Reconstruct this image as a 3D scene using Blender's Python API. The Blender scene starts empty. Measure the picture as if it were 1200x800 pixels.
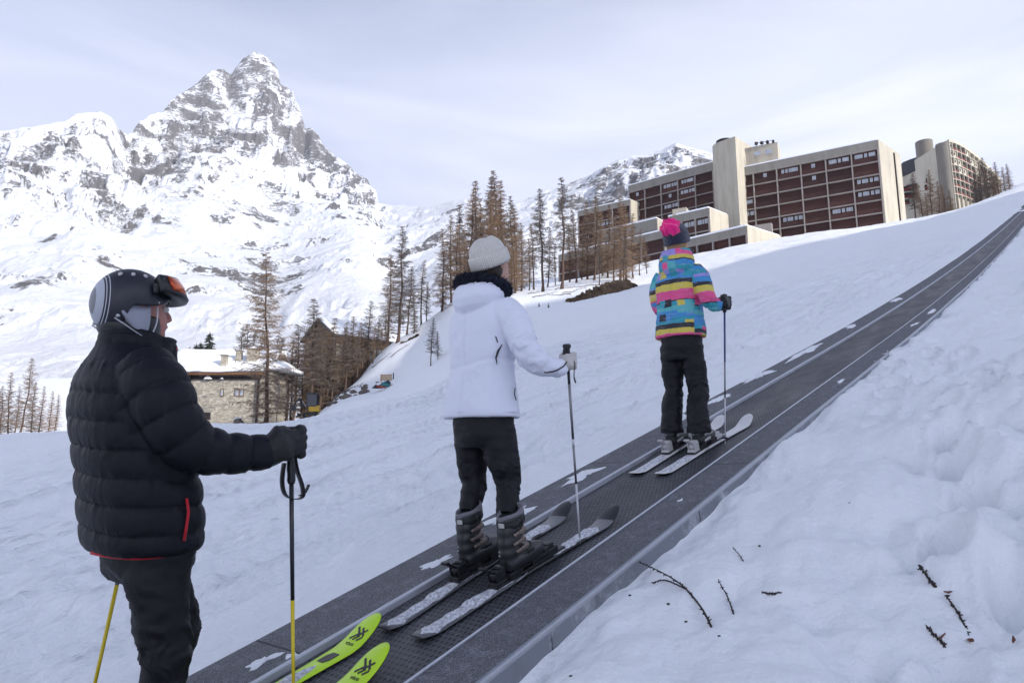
import bpy, bmesh, math, random
import numpy as np
from mathutils import Vector, Matrix
R = math.radians
COL = bpy.context.scene.collection
rng = np.random.default_rng(7)
random.seed(7)

# ------------------------------------------------------------------ camera frame (world units are metres)
CAM = np.array([0.0, 0.0, 1.5]); PITCH = math.atan(131/800.)
def ray(px, py):
    x = (px-600)/800.; y = (400-py)/800.; c, s = math.cos(PITCH), math.sin(PITCH)
    return np.array([x, c-y*s, s+y*c])
def at(px, py, Y):                      # surveyed point at forward distance Y
    v = ray(px, py); return CAM + v*(Y/v[1])
# conveyor frame: origin on the belt, D uphill in plan, N to its right
P0 = np.array([-0.1036, 3.45, 0.9399]); D = np.array([.6477, .7619]); N = np.array([.7619, -.6477]); SL = .2803
AZ = -math.atan2(D[0], D[1])            # z rotation turning local +Y to uphill
def dz_far(s):
    s = np.maximum(np.asarray(s, float)-6, 0)
    return .0016*s**2/(1+.028*s)
def belt(s, t, h=0.):
    return np.array([P0[0]+D[0]*s+N[0]*t, P0[1]+D[1]*s+N[1]*t, P0[2]+SL*s+float(dz_far(s))+h])

# ------------------------------------------------------------------ noise
def _h(ix, iy, iz, seed):
    n = (ix.astype(np.int64)*374761393 + iy.astype(np.int64)*668265263 + iz.astype(np.int64)*2147483647 + seed*1274126177) & 0xffffffff
    n = ((n ^ (n >> 13))*1274126177) & 0xffffffff
    n = ((n ^ (n >> 16))*2246822519) & 0xffffffff
    return ((n ^ (n >> 15)) & 0xffffff)/float(0xffffff)*2-1
def vnoise(x, y, z=None, seed=0):
    x = np.asarray(x, float); y = np.asarray(y, float)
    z = np.zeros_like(x) if z is None else np.asarray(z, float)
    ix, iy, iz = np.floor(x), np.floor(y), np.floor(z)
    fx, fy, fz = x-ix, y-iy, z-iz
    f = lambda t: t*t*t*(t*(t*6-15)+10)
    ux, uy, uz = f(fx), f(fy), f(fz)
    def c(a, b, d): return _h(ix+a, iy+b, iz+d, seed)
    def pl(d):
        a = c(0,0,d)*(1-ux)+c(1,0,d)*ux; b = c(0,1,d)*(1-ux)+c(1,1,d)*ux
        return a*(1-uy)+b*uy
    r = pl(0)
    if np.any(fz != 0): r = r*(1-uz)+pl(1)*uz
    return r
def fbm(x, y, z=None, octs=4, seed=0, gain=.5, lac=2.03):
    s = 0; a = 1
    for i in range(octs):
        s = s+a*vnoise(np.asarray(x)*lac**i+i*17.3, np.asarray(y)*lac**i-i*9.1, None if z is None else np.asarray(z)*lac**i+i*3.7, seed+i); a *= gain
    return s
def ridged(x, y, octs=5, seed=0, gain=.55, lac=2.1):
    s = 0; a = 1; w = 1
    for i in range(octs):
        n = 1-np.abs(vnoise(x*lac**i+i*11.7, y*lac**i+i*5.3, None, seed+i)); n = n*n*w
        s = s+a*n; w = np.clip(n*1.6, 0, 1); a *= gain
    return s
def sst(x, a, b):
    t = np.clip((np.asarray(x, float)-a)/(b-a), 0, 1); return t*t*(3-2*t)

# ------------------------------------------------------------------ objects
def tag(o, label=None, cat=None, group=None, kind=None):
    if label: o['label'] = label
    if cat: o['category'] = cat
    if group: o['group'] = group
    if kind: o['kind'] = kind
    return o
def empty(name, loc=(0,0,0), rz=0., rot=None):
    o = bpy.data.objects.new(name, None); COL.objects.link(o); o.location = loc
    o.rotation_euler = rot if rot is not None else (0,0,rz); o.empty_display_size = .1
    return o
def link(name, me, mat, parent=None, smooth=False):
    me.name = name
    o = bpy.data.objects.new(name, me); COL.objects.link(o)
    if mat is not None:
        me.materials.clear()
        for m in (mat if isinstance(mat, (list, tuple)) else [mat]): me.materials.append(m)
    if parent is not None: o.parent = parent
    me.polygons.foreach_set('use_smooth', np.full(len(me.polygons), bool(smooth)))
    return o
def copy_tree(o, parent=None):
    c = o.copy(); COL.objects.link(c)
    if parent is not None: c.parent = parent
    for ch in list(o.children): copy_tree(ch, c)
    return c
def grid_mesh(name, P, wrap=False):
    nr, nc = P.shape[:2]
    me = bpy.data.meshes.new(name)
    co = P.reshape(-1, 3).astype(np.float32)
    i = np.arange(nr-1)[:, None]*nc; j = np.arange(nc if wrap else nc-1)[None, :]; jn = (j+1) % nc
    q = np.stack([i+j, i+jn, i+nc+jn, i+nc+j], -1).reshape(-1)
    me.vertices.add(len(co)); me.vertices.foreach_set('co', co.reshape(-1))
    nf = len(q)//4
    me.loops.add(len(q)); me.loops.foreach_set('vertex_index', q.astype(np.int32))
    me.polygons.add(nf); me.polygons.foreach_set('loop_start', np.arange(0, nf*4, 4, dtype=np.int32))
    me.update(calc_edges=True); me.validate()
    return me

class MB:
    """collects shapes for one mesh"""
    def __init__(s): s.v = []; s.f = []; s.m = []; s.mi = 0
    def add(s, vs, fs):
        o = len(s.v); s.v += [tuple(map(float, p)) for p in vs]; s.f += [tuple(int(i)+o for i in f) for f in fs]; s.m += [s.mi]*len(fs); return s
    def box(s, c, d, rz=0., bev=0., rot=None):
        x, y, z = d[0]/2, d[1]/2, d[2]/2
        if bev > 0:
            bm = bmesh.new(); bmesh.ops.create_cube(bm, size=1)
            for v in bm.verts: v.co = Vector((v.co.x*d[0], v.co.y*d[1], v.co.z*d[2]))
            bmesh.ops.bevel(bm, geom=bm.edges[:], offset=min(bev, .45*min(d)), segments=2, affect='EDGES', profile=.6)
            vs = [v.co.copy() for v in bm.verts]; fs = [[v.index for v in f.verts] for f in bm.faces]; bm.free()
        else:
            vs = [Vector(p) for p in ((-x,-y,-z),(x,-y,-z),(x,y,-z),(-x,y,-z),(-x,-y,z),(x,-y,z),(x,y,z),(-x,y,z))]
            fs = [(3,2,1,0),(4,5,6,7),(0,1,5,4),(1,2,6,5),(2,3,7,6),(3,0,4,7)]
        M = rot if rot is not None else Matrix.Rotation(rz, 3, 'Z')
        return s.add([M @ v + Vector(c) for v in vs], fs)
    def prism(s, poly, z0, z1):          # plan polygon, z0/z1 numbers or per-vertex lists
        n = len(poly); a = z0 if hasattr(z0, '__len__') else [z0]*n; b = z1 if hasattr(z1, '__len__') else [z1]*n
        vs = [(p[0], p[1], a[i]) for i, p in enumerate(poly)]+[(p[0], p[1], b[i]) for i, p in enumerate(poly)]
        return s.add(vs, [tuple(range(n))[::-1], tuple(range(n, 2*n))]+[(i, (i+1) % n, n+(i+1) % n, n+i) for i in range(n)])
    def loft(s, rings, cap=True):
        n = len(rings[0]); vs = [p for r in rings for p in r]; fs = []
        for k in range(len(rings)-1):
            for i in range(n):
                j = (i+1) % n; fs.append((k*n+i, k*n+j, (k+1)*n+j, (k+1)*n+i))
        if cap: fs += [tuple(range(n))[::-1], tuple(range((len(rings)-1)*n, len(rings)*n))]
        return s.add(vs, fs)
    def tube(s, path, rad, n=8, up=None, cap=True, ph=0.):
        P = [np.array(p, float) for p in path]; m = len(P)
        if not hasattr(rad, '__len__'): rad = [rad]*m
        rings = []; u = None
        for i in range(m):
            t = P[min(i+1, m-1)]-P[max(i-1, 0)]; t /= (np.linalg.norm(t)+1e-12)
            if u is None:
                u = np.array(up if up is not None else ((0,0,1) if abs(t[2]) < .9 else (1,0,0)), float)
            u = u-t*(u@t); u /= (np.linalg.norm(u)+1e-12); w = np.cross(t, u)
            r = rad[i]; ru, rw = (r if hasattr(r, '__len__') else (r, r))
            rings.append([P[i]+u*ru*math.cos(ph+2*math.pi*k/n)+w*rw*math.sin(ph+2*math.pi*k/n) for k in range(n)])
        return s.loft(rings, cap)
    def ball(s, c, r, n=12, m=8):
        r = r if hasattr(r, '__len__') else (r, r, r)
        rings = []
        for k in range(1, m):
            a = math.pi*k/m; rings.append([(c[0]+r[0]*math.sin(a)*math.cos(2*math.pi*i/n), c[1]+r[1]*math.sin(a)*math.sin(2*math.pi*i/n), c[2]-r[2]*math.cos(a)) for i in range(n)])
        s.loft(rings, False); o = len(s.v)-n*(m-1)
        s.v += [(c[0], c[1], c[2]-r[2]), (c[0], c[1], c[2]+r[2])]
        b, t = len(s.v)-2, len(s.v)-1; l = o+n*(m-2)
        for i in range(n):
            s.f += [(b, o+(i+1) % n, o+i), (t, l+i, l+(i+1) % n)]; s.m += [s.mi]*2
        return s
    def mesh(s, name='m'):
        me = bpy.data.meshes.new(name); me.from_pydata(s.v, [], s.f); me.update()
        if max(s.m, default=0) > 0: me.polygons.foreach_set('material_index', np.array(s.m, np.int32))
        return me
    def build(s, name, mat, parent=None, smooth=False, bevel=0.):
        me = s.mesh(name)
        o = link(name, me, mat, parent, smooth)
        if bevel > 0:
            b = o.modifiers.new('b', 'BEVEL'); b.width = bevel; b.segments = 2; b.limit_method = 'ANGLE'
        return o

def spl(path, n):                         # Catmull-Rom resample of rows (any width)
    P = np.array(path, float); m = len(P); out = []
    for q in np.linspace(0, m-1, n):
        i = min(int(q), m-2); t = q-i
        p0, p1, p2, p3 = P[max(i-1, 0)], P[i], P[i+1], P[min(i+2, m-1)]
        out.append(.5*((2*p1)+(-p0+p2)*t+(2*p0-5*p1+4*p2-p3)*t*t+(-p0+3*p1-3*p2+p3)*t**3))
    return np.array(out)
def body_loft(mb, keys, n=36, m=40, sq=2.3):
    """keys: rows (z, cx, cy, ax, by) ; horizontal super-elliptic rings, lowest first"""
    K = spl(keys, m); rings = []
    for z, cx, cy, a, b in K:
        r = []
        for k in range(n):
            t = 2*math.pi*k/n; c, s = math.cos(t), math.sin(t)
            q = (abs(c)**sq+abs(s)**sq)**(-1/sq); r.append((cx+a*c*q, cy+b*s*q, z))
        rings.append(r)
    return mb.loft(rings)
def limb(mb, keys, m=30, n=18, up=None):
    K = spl(keys, m); return mb.tube(K[:, :3], [(k[3], k[4] if len(k) > 4 else k[3]) for k in K], n, up)
def fuse(mb, voxel, smooth=3, disp=None, fac=.5):
    me = mb.mesh('tmp'); bm = bmesh.new(); bm.from_mesh(me); bmesh.ops.recalc_face_normals(bm, faces=bm.faces); bm.to_mesh(me); bm.free()
    o = bpy.data.objects.new('tmp', me); COL.objects.link(o)
    r = o.modifiers.new('r', 'REMESH'); r.mode = 'VOXEL'; r.voxel_size = voxel; r.adaptivity = 0
    if smooth:
        q = o.modifiers.new('s', 'SMOOTH'); q.factor = fac; q.iterations = smooth
    dg = bpy.context.evaluated_depsgraph_get(); out = bpy.data.meshes.new_from_object(o.evaluated_get(dg))
    bpy.data.objects.remove(o); bpy.data.meshes.remove(me)
    if disp is not None:
        n = len(out.vertices); co = np.empty(n*3, np.float32); out.vertices.foreach_get('co', co); co = co.reshape(-1, 3).astype(float)
        no = np.empty(n*3, np.float32); out.vertex_normals.foreach_get('vector', no); no = no.reshape(-1, 3)
        co = co+no*disp(co, no)[:, None]; out.vertices.foreach_set('co', co.astype(np.float32).reshape(-1)); out.update()
    return out

# ------------------------------------------------------------------ materials
class NT:
    def __init__(s, name):
        s.mat = bpy.data.materials.new(name); s.mat.use_nodes = True; s.t = s.mat.node_tree
        s.p = s.t.nodes['Principled BSDF']; s.co = None
    def n(s, typ, **k):
        nd = s.t.nodes.new(typ)
        for a, v in k.items():
            if a.startswith('i_'): nd.inputs[a[2:].replace('_', ' ')].default_value = v
            else: setattr(nd, a, v)
        return nd
    def l(s, a, b): s.t.links.new(a, b)
    def put(s, src, sock):
        if hasattr(src, 'is_output') or isinstance(src, bpy.types.NodeSocket): s.l(src, sock)
        else: sock.default_value = src
    def coord(s, kind='Object', scale=(1,1,1)):
        if s.co is None: s.co = s.n('ShaderNodeTexCoord')
        m = s.n('ShaderNodeMapping'); m.inputs['Scale'].default_value = scale; s.l(s.co.outputs[kind], m.inputs[0]); return m.outputs[0]
    def noise(s, scale, detail=4, rough=.55, vec=None, sc=(1,1,1), dist=0., out='Fac'):
        nd = s.n('ShaderNodeTexNoise'); nd.inputs['Scale'].default_value = scale; nd.inputs['Detail'].default_value = detail
        nd.inputs['Roughness'].default_value = rough; nd.inputs['Distortion'].default_value = dist
        s.l(vec if vec is not None else s.coord('Object', sc), nd.inputs['Vector']); return nd.outputs[out]
    def ramp(s, fac, stops, interp='LINEAR'):
        r = s.n('ShaderNodeValToRGB'); r.color_ramp.interpolation = interp; e = r.color_ramp.elements
        while len(e) < len(stops): e.new(.5)
        for x, (p, c) in zip(e, stops):
            x.position = p; x.color = (*c, 1) if hasattr(c, '__len__') else (c, c, c, 1)
        s.l(fac, r.inputs[0]); return r.outputs[0]
    def math(s, op, a, b=0., c=0.):
        m = s.n('ShaderNodeMath', operation=op); s.put(a, m.inputs[0]); s.put(b, m.inputs[1]); s.put(c, m.inputs[2]); return m.outputs[0]
    def mix(s, fac, a, b, blend='MIX'):
        m = s.n('ShaderNodeMix', data_type='RGBA', blend_type=blend); s.put(fac, m.inputs[0])
        for v, i in ((a, 6), (b, 7)):
            if isinstance(v, tuple): v = (*v, 1) if len(v) == 3 else v
            s.put(v, m.inputs[i])
        return m.outputs[2]
    def sep(s, vec):
        x = s.n('ShaderNodeSeparateXYZ'); s.l(vec, x.inputs[0]); return x.outputs
    def comb(s, x, y, z=0.):
        c = s.n('ShaderNodeCombineXYZ'); s.put(x, c.inputs[0]); s.put(y, c.inputs[1]); s.put(z, c.inputs[2]); return c.outputs[0]
    def bump(s, h, strength=.3, dist=.01, prev=None):
        b = s.n('ShaderNodeBump'); b.inputs['Strength'].default_value = strength; b.inputs['Distance'].default_value = dist
        s.l(h, b.inputs['Height'])
        if prev is not None: s.l(prev, b.inputs['Normal'])
        s.l(b.outputs[0], s.p.inputs['Normal']); return b.outputs[0]
    def base(s, c): s.put((*c, 1) if isinstance(c, tuple) and len(c) == 3 else c, s.p.inputs['Base Color']); return s
    def set(s, **k):
        for a, v in k.items(): s.put(v, s.p.inputs[a.replace('_', ' ')])
        return s
def simple(name, c, rough=.6, var=.15, sc=20., bump=0., bsc=60., metal=0., spec=None, sheen=0.):
    t = NT(name); n = t.noise(sc, 5)
    t.base(t.mix(n, tuple(x*(1-var) for x in c), tuple(min(1, x*(1+var)) for x in c)))
    t.set(Roughness=rough, Metallic=metal)
    if sheen: t.p.inputs['Sheen Weight'].default_value = sheen
    if spec is not None: t.p.inputs['Specular IOR Level'].default_value = spec
    if bump: t.bump(t.noise(bsc, 4), .6, bump)
    return t.mat
EXPO = 0.58; SUN_E = 4.4; SUN_AZ = 128; SUN_EL = 22; SKY_S = .1; GLOW = 1.5
CLOUD_A = (.59, .625, .785); CLOUD_B = (.77, .79, .92)
HAZE = .00007
# ------------------------------------------------------------------ render, camera, light
sc = bpy.context.scene
sc.render.engine = 'CYCLES'; sc.render.resolution_x = 1024; sc.render.resolution_y = 682
cam = bpy.data.cameras.new('camera'); camo = bpy.data.objects.new('camera', cam); COL.objects.link(camo)
camo.location = CAM; camo.rotation_euler = (R(90)+PITCH, 0, 0); cam.sensor_width = 36; cam.lens = 24; cam.clip_end = 30000; cam.clip_start = .05
sc.camera = camo
sc.view_settings.view_transform = 'Standard'; sc.view_settings.look = 'None'; sc.view_settings.exposure = EXPO; sc.view_settings.gamma = 1
sun = bpy.data.lights.new('sun', 'SUN'); sun.energy = SUN_E; sun.angle = R(.6); sun.color = (1, .95, .87)
suno = bpy.data.objects.new('sun', sun); COL.objects.link(suno)
sdir = Vector((math.sin(R(SUN_AZ))*math.cos(R(SUN_EL)), math.cos(R(SUN_AZ))*math.cos(R(SUN_EL)), math.sin(R(SUN_EL))))
suno.rotation_euler = sdir.to_track_quat('Z', 'Y').to_euler(); suno.location = (0, 0, 60)
w = bpy.data.worlds.new('World'); sc.world = w; w.use_nodes = True; nt = w.node_tree
bg = nt.nodes['Background']; bg.inputs[1].default_value = SKY_S
sky = nt.nodes.new('ShaderNodeTexSky'); sky.sky_type = 'NISHITA'; sky.sun_disc = False; sky.sun_elevation = R(SUN_EL); sky.sun_rotation = R(SUN_AZ); sky.altitude = 2000; sky.air_density = 1; sky.dust_density = 1.5
def wn(t, **k):
    nd = nt.nodes.new(t)
    for a, v in k.items(): setattr(nd, a, v)
    return nd
tc = wn('ShaderNodeTexCoord'); mp = wn('ShaderNodeMapping'); mp.inputs['Scale'].default_value = (1.0, 1.2, 5.0); mp.inputs['Rotation'].default_value = (0, R(-9), R(20))
nt.links.new(tc.outputs['Generated'], mp.inputs[0])
n1 = wn('ShaderNodeTexNoise'); n1.inputs['Scale'].default_value = 1.5; n1.inputs['Detail'].default_value = 6; n1.inputs['Roughness'].default_value = .5; n1.inputs['Distortion'].default_value = .6
nt.links.new(mp.outputs[0], n1.inputs['Vector'])
cr = wn('ShaderNodeValToRGB'); cr.color_ramp.elements[0].position = .3; cr.color_ramp.elements[0].color = (.72,)*3+(1,); cr.color_ramp.elements[1].position = .66; cr.color_ramp.elements[1].color = (1,)*3+(1,)
nt.links.new(n1.outputs['Fac'], cr.inputs[0])
mx = wn('ShaderNodeMix', data_type='RGBA')
sz = wn('ShaderNodeSeparateXYZ'); nt.links.new(tc.outputs['Generated'], sz.inputs[0]); thin = wn('ShaderNodeMapRange'); thin.inputs[1].default_value = .42; thin.inputs[2].default_value = .85; thin.inputs[3].default_value = 1.; thin.inputs[4].default_value = .0; nt.links.new(sz.outputs[2], thin.inputs[0])
ml = wn('ShaderNodeMath', operation='MULTIPLY'); nt.links.new(cr.outputs[0], ml.inputs[0]); nt.links.new(thin.outputs[0], ml.inputs[1]); nt.links.new(ml.outputs[0], mx.inputs[0]); nt.links.new(sky.outputs[0], mx.inputs[6])
# cloud veil, a little brighter where thick
cr2 = wn('ShaderNodeValToRGB'); cr2.color_ramp.elements[0].position = .35; cr2.color_ramp.elements[0].color = (*CLOUD_A, 1); cr2.color_ramp.elements[1].position = .75; cr2.color_ramp.elements[1].color = (*CLOUD_B, 1)
nt.links.new(n1.outputs['Fac'], cr2.inputs[0]); 
sc_ = wn('ShaderNodeVectorMath', operation='SCALE'); sc_.inputs['Scale'].default_value = 10.; nt.links.new(cr2.outputs[0], sc_.inputs[0])
# the veil is brighter round the hidden sun
dt = wn('ShaderNodeVectorMath', operation='DOT_PRODUCT'); nt.links.new(tc.outputs['Generated'], dt.inputs[0]); dt.inputs[1].default_value = sdir
def wm(op, a, b):
    m = wn('ShaderNodeMath', operation=op)
    for v, i in ((a, 0), (b, 1)):
        if isinstance(v, (int, float)): m.inputs[i].default_value = v
        else: nt.links.new(v, m.inputs[i])
    return m.outputs[0]
gl = wm('MAXIMUM', dt.outputs['Value'], 0.); gl = wm('POWER', gl, 3.); gl = wm('MULTIPLY', gl, GLOW); gl = wm('ADD', gl, 1.)
sc2 = wn('ShaderNodeVectorMath', operation='SCALE'); nt.links.new(sc_.outputs[0], sc2.inputs[0]); nt.links.new(gl, sc2.inputs['Scale'])
nt.links.new(sc2.outputs[0], mx.inputs[7]); nt.links.new(mx.outputs[2], bg.inputs[0])

# ------------------------------------------------------------------ ground heights
def prof(pts, r):
    """z (relative to camera) against log distance, smooth"""
    a = np.array(pts, float); lr = np.log(a[:, 0]); x = np.log(np.maximum(r, a[0, 0]))
    k = np.clip(np.searchsorted(lr, x)-1, 0, len(lr)-2); t = np.clip((x-lr[k])/(lr[k+1]-lr[k]), 0, 1)
    m = np.gradient(a[:, 1], lr); hd = lr[k+1]-lr[k]
    return (2*t**3-3*t**2+1)*a[k, 1]+(t**3-2*t**2+t)*hd*m[k]+(-2*t**3+3*t**2)*a[k+1, 1]+(t**3-t**2)*hd*m[k+1]
def azr(q): return math.degrees(math.atan(q))
def hpx(q): return math.sqrt(1+q*q)        # radial distance per unit forward distance
COLS = []
def colY(q, pts): COLS.append((azr(q), [(Y*hpx(q), z) for Y, z in pts]))
COLS.append((-180, [(6, -2.2), (20, -4), (60, -9), (100, -14), (250, -30), (600, -40)]))
COLS.append((-120, [(6, -1.6), (20, -3.2), (60, -7), (100, -10), (250, -16), (600, 0)]))
COLS.append((-80, [(6, -1.4), (20, -1.4), (60, -2), (100, -2), (250, 0), (600, 10)]))
colY(-1.2, [(6, -1.0), (15, -.5), (28, -.1), (60, -.8), (90, .6), (150, 4), (250, 12), (500, 42)])
colY(-.78, [(6, -.84), (12, -.42), (20, .3), (28, .62), (45, -.3), (70, 1.2), (90, 2.1), (150, 5), (250, 16), (500, 50)])
colY(-.55, [(6, -.6), (12, .25), (18, .66), (28, .95), (45, 1.2), (65, 2.2), (90, 3), (150, 6), (250, 20), (500, 62)])
colY(-.30, [(6, -.33), (12, .45), (20, .82), (40, 1.8), (62, 3.0), (76, 3.7), (90, 3.9), (150, 7), (250, 28), (500, 80)])
colY(-.245, [(6, -.3), (12, .55), (20, 1.05), (40, 2.6), (60, 4.6), (72, 6.6), (82, 7.2), (95, 6.5), (150, 8), (250, 32), (500, 88)])
colY(-.19, [(6, -.25), (12, .7), (20, 1.35), (40, 3.4), (60, 5.4), (75, 9), (88, 13.2), (100, 13.0), (140, 14), (250, 42), (500, 98)])
colY(-.13, [(6, -.2), (12, .85), (20, 1.7), (40, 4.2), (60, 7.6), (80, 13.6), (95, 18), (120, 20), (170, 24), (300, 62), (500, 112)])
colY(-.075, [(6, -.1), (12, 1.1), (20, 2.5), (40, 5.6), (60, 10), (80, 17.2), (95, 21.5), (130, 27), (200, 42), (500, 120)])
colY(.025, [(6, .05), (12, 1.3), (20, 2.9), (40, 6.9), (60, 11.9), (80, 18.8), (100, 24), (130, 31), (200, 50), (500, 130)])
colY(.125, [(6, .17), (12, 1.5), (20, 3.3), (40, 7.9), (60, 13), (77, 19), (100, 26), (130, 34.4), (180, 48), (500, 128)])
colY(.22, [(6, .2), (12, 1.7), (20, 3.6), (40, 8.8), (60, 14.6), (100, 27), (130, 37), (160, 46.4), (250, 68), (500, 130)])
colY(.39, [(6, .4), (12, 2.1), (20, 4.4), (40, 10.4), (60, 16.9), (100, 30.8), (130, 41.3), (160, 48), (250, 72), (500, 120)])
colY(.58, [(6, .65), (12, 2.55), (20, 5.1), (40, 12), (60, 19.2), (100, 34.2), (128, 44.3), (150, 51), (250, 83), (500, 140)])
colY(.80, [(6, .9), (12, 3.0), (20, 6.0), (40, 14.0), (60, 22.2), (100, 38.6), (150, 57), (250, 92), (500, 160)])
colY(1.05, [(6, 1.2), (12, 3.6), (20, 7), (40, 16), (60, 25), (100, 42), (150, 60), (250, 90), (500, 160)])
COLS.append((62, [(8, 1.2), (20, 6), (40, 15), (60, 24), (100, 38), (150, 52), (250, 78), (600, 150)]))
COLS.append((85, [(8, .6), (20, 4.5), (40, 13), (60, 22), (100, 42), (160, 86), (200, 100), (250, 108), (600, 170)]))  # from here round: unseen hill, raised to keep sun off the foreground
COLS.append((110, [(8, .2), (20, 3), (40, 11), (60, 22), (100, 46), (160, 92), (250, 118), (600, 180)]))
COLS.append((130, [(8, -.6), (20, 1), (40, 8), (60, 20), (100, 46), (160, 98), (250, 124), (600, 180)]))
COLS.append((150, [(8, -1.4), (20, -1), (40, 3), (60, 10), (100, 32), (160, 78), (250, 112), (600, 150)]))
COLS.append((180, [(6, -2.2), (20, -4), (60, -9), (100, -14), (250, -30), (600, -40)]))
CA = np.array([c[0] for c in COLS])
def polar_h(x, y):
    r = np.hypot(x, y); a = np.degrees(np.arctan2(x, y)); k = np.clip(np.searchsorted(CA, a)-1, 0, len(CA)-2)
    H = np.array([prof(c[1], r) for c in COLS]); idx = np.arange(len(r))
    t = (a-CA[k])/(CA[k+1]-CA[k])
    km, kp = np.maximum(k-1, 0), np.minimum(k+2, len(CA)-1)
    m0 = (H[k+1, idx]-H[km, idx])/(CA[k+1]-CA[km]); m1 = (H[kp, idx]-H[k, idx])/(CA[kp]-CA[k]); hd = CA[k+1]-CA[k]
    return (2*t**3-3*t**2+1)*H[k, idx]+(t**3-2*t**2+t)*hd*m0+(-2*t**3+3*t**2)*H[k+1, idx]+(t**3-t**2)*hd*m1+CAM[2]
def st(x, y):
    dx, dy = x-P0[0], y-P0[1]; return dx*D[0]+dy*D[1], dx*N[0]+dy*N[1]
_fr = random.Random(41); FEET = []
for (ax_, ay_, bx_, by_, nn) in ((1.3, 2.2, 4.6, 7.2, 15), (2.0, 2.6, 3.6, 4.2, 6), (3.0, 3.2, 6.5, 6.2, 12), (2.4, 4.6, 5.0, 9.0, 10)):
    for k in range(nn):
        f_ = k/nn; FEET.append((ax_+(bx_-ax_)*f_+_fr.uniform(-.12, .12)+.12*(k % 2), ay_+(by_-ay_)*f_+_fr.uniform(-.12, .12)-.10*(k % 2), math.atan2(by_-ay_, bx_-ax_)+_fr.uniform(-.35, .35)))
def ground(x, y, detail=True):
    shp = np.shape(x); x = np.atleast_1d(np.asarray(x, float)).ravel(); y = np.atleast_1d(np.asarray(y, float)).ravel()
    r = np.hypot(x, y); s, t = st(x, y)
    pl = P0[2]+SL*s+dz_far(s)
    w = sst(r, 6, 16); tt = np.abs(t-.05)
    w = w*sst(tt, 1.5, 3+.12*np.maximum(s, 0)) if True else w
    h = pl*(1-w)+polar_h(x, y)*w
    rt = sst(t, .66, .74)                                   # right of the conveyor the snow lies lower, then banks up
    wav = .5+.5*vnoise(s*.55, s*0+3.1, seed=91)
    far_r = 1-sst(r, 30, 60)
    h -= sst(t, .56, .60)*(.0+.045*wav)*(1-sst(t, .9, 3.5)*.6)
    h += sst(t, 1.2, 6)*(1-sst(t, 6, 14))*.25*far_r
    h += sst(t, .60, .74)*(1-sst(t, 1.1, 1.8))*far_r*(.045*fbm(s*1.8, t*3, octs=4, seed=17)+.03*np.clip(fbm(s*5, t*5, octs=2, seed=18), 0, 1))
    lf = sst(-t, .60, .75)
    h += lf*(.012+.02*vnoise(s*1.2, t*2, seed=5))
    h -= (sst(t, -.52, -.45)*(1-sst(t, .56, .60)))*.14     # bed of the conveyor
    if detail:
        near = 1-sst(r, 25, 70)
        # right hand side: trampled, clotted snow with old tracks
        bump_r = sst(t, .8, 2.0)
        q = fbm(x*.9+.4*vnoise(x*2, y*2, seed=3), y*.9, octs=3, seed=21)
        clod = sum(a*np.abs(vnoise(x*f_+q*.3, y*f_-q*.25, seed=33+i)) for i, (f_, a) in enumerate(((.75, 1.), (1.7, .62), (3.6, .32), (7.5, .15))))
        h += near*bump_r*(.07*q+.21*(clod-.42)+.055*fbm(x*5.5, y*5.5, octs=3, seed=44)*sst(vnoise(x*.7, y*.7, seed=45), -.2, .5))
        # dragged grooves and holes
        u = x*.83+y*.55; v = -x*.55+y*.83
        trk = np.exp(-((u-3.05-.18*np.sin(v*2.1))/.17)**2)*(.7+.5*vnoise(v*3.2, v*0+1, seed=8))
        h -= .10*trk*sst(v, -1.2, -.4)*(1-sst(v, 4.5, 6.5))*bump_r
        holes = np.clip(vnoise(x*1.9+7, y*1.9, seed=66)-.48, 0, 1)
        h -= near*.10*holes*bump_r
        for (fx, fy, fa) in FEET:
            ca, sa = math.cos(fa), math.sin(fa); du = (x-fx)*ca+(y-fy)*sa; dv = -(x-fx)*sa+(y-fy)*ca; rr2 = np.sqrt((du/.17)**2+(dv/.085)**2)
            h += -.11*(1-sst(rr2, .55, 1.15))+.035*np.exp(-((rr2-1.35)/.28)**2)
        # left hand side: groomed and skied, streaks along the fall line
        lftw = sst(-t, .7, 1.1)
        stre = fbm(s*.16, t*4.2, octs=4, seed=51); fine = fbm(s*.75, t*11, octs=4, seed=57)
        amp = .55+.45*vnoise(s*.2, t*.5, seed=58)
        band = np.clip(.25+.75*sst(-t, .9, 1.6)*(1-sst(-t, 9, 13)), 0, 1)
        h += near*lftw*band*(.12*stre*amp+.034*fine)
        h += near*lftw*(.035*fbm(s*.22, t*.9, octs=3, seed=62)+.014*fbm(s*2.2, t*3.2, octs=4, seed=64)*sst(vnoise(s*.5, t*.5, seed=65), -.1, .6)+.07*np.clip(fbm(s*3, t*4, octs=3, seed=63)-.1, 0, 1)*(1-sst(-t, 2.2, 4)))
        for t0_, am_, wd_, ph_ in ((1.75, .030, .05, 0), (2.05, .030, .05, .2), (2.9, .022, .05, 1.1), (3.15, .024, .05, 1.3), (3.7, .05, .09, 2.), (4.6, .026, .06, 3.), (4.95, .026, .06, 3.1), (5.9, .05, .10, 4.), (7.1, .03, .08, 5.), (7.5, .03, .08, 5.1)):
            dd_ = t+t0_+.22*np.sin(s*.11+ph_)+.05*np.sin(s*.6+ph_*2); h += near*lftw*am_*(-np.exp(-(dd_/wd_)**2)+.6*np.exp(-((dd_-1.9*wd_)/wd_)**2))*(.4+.6*sst(vnoise(s*.3+ph_, s*0+t0_, seed=67), -.3, .3))
        h += near*.10*(sst(-t, 5.2, 5.5)-sst(-t, 7.8, 9.))
        h -= near*.045*(sst(-t, 9.2, 9.7)*(1-sst(-t, 10.2, 13)))
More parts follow.
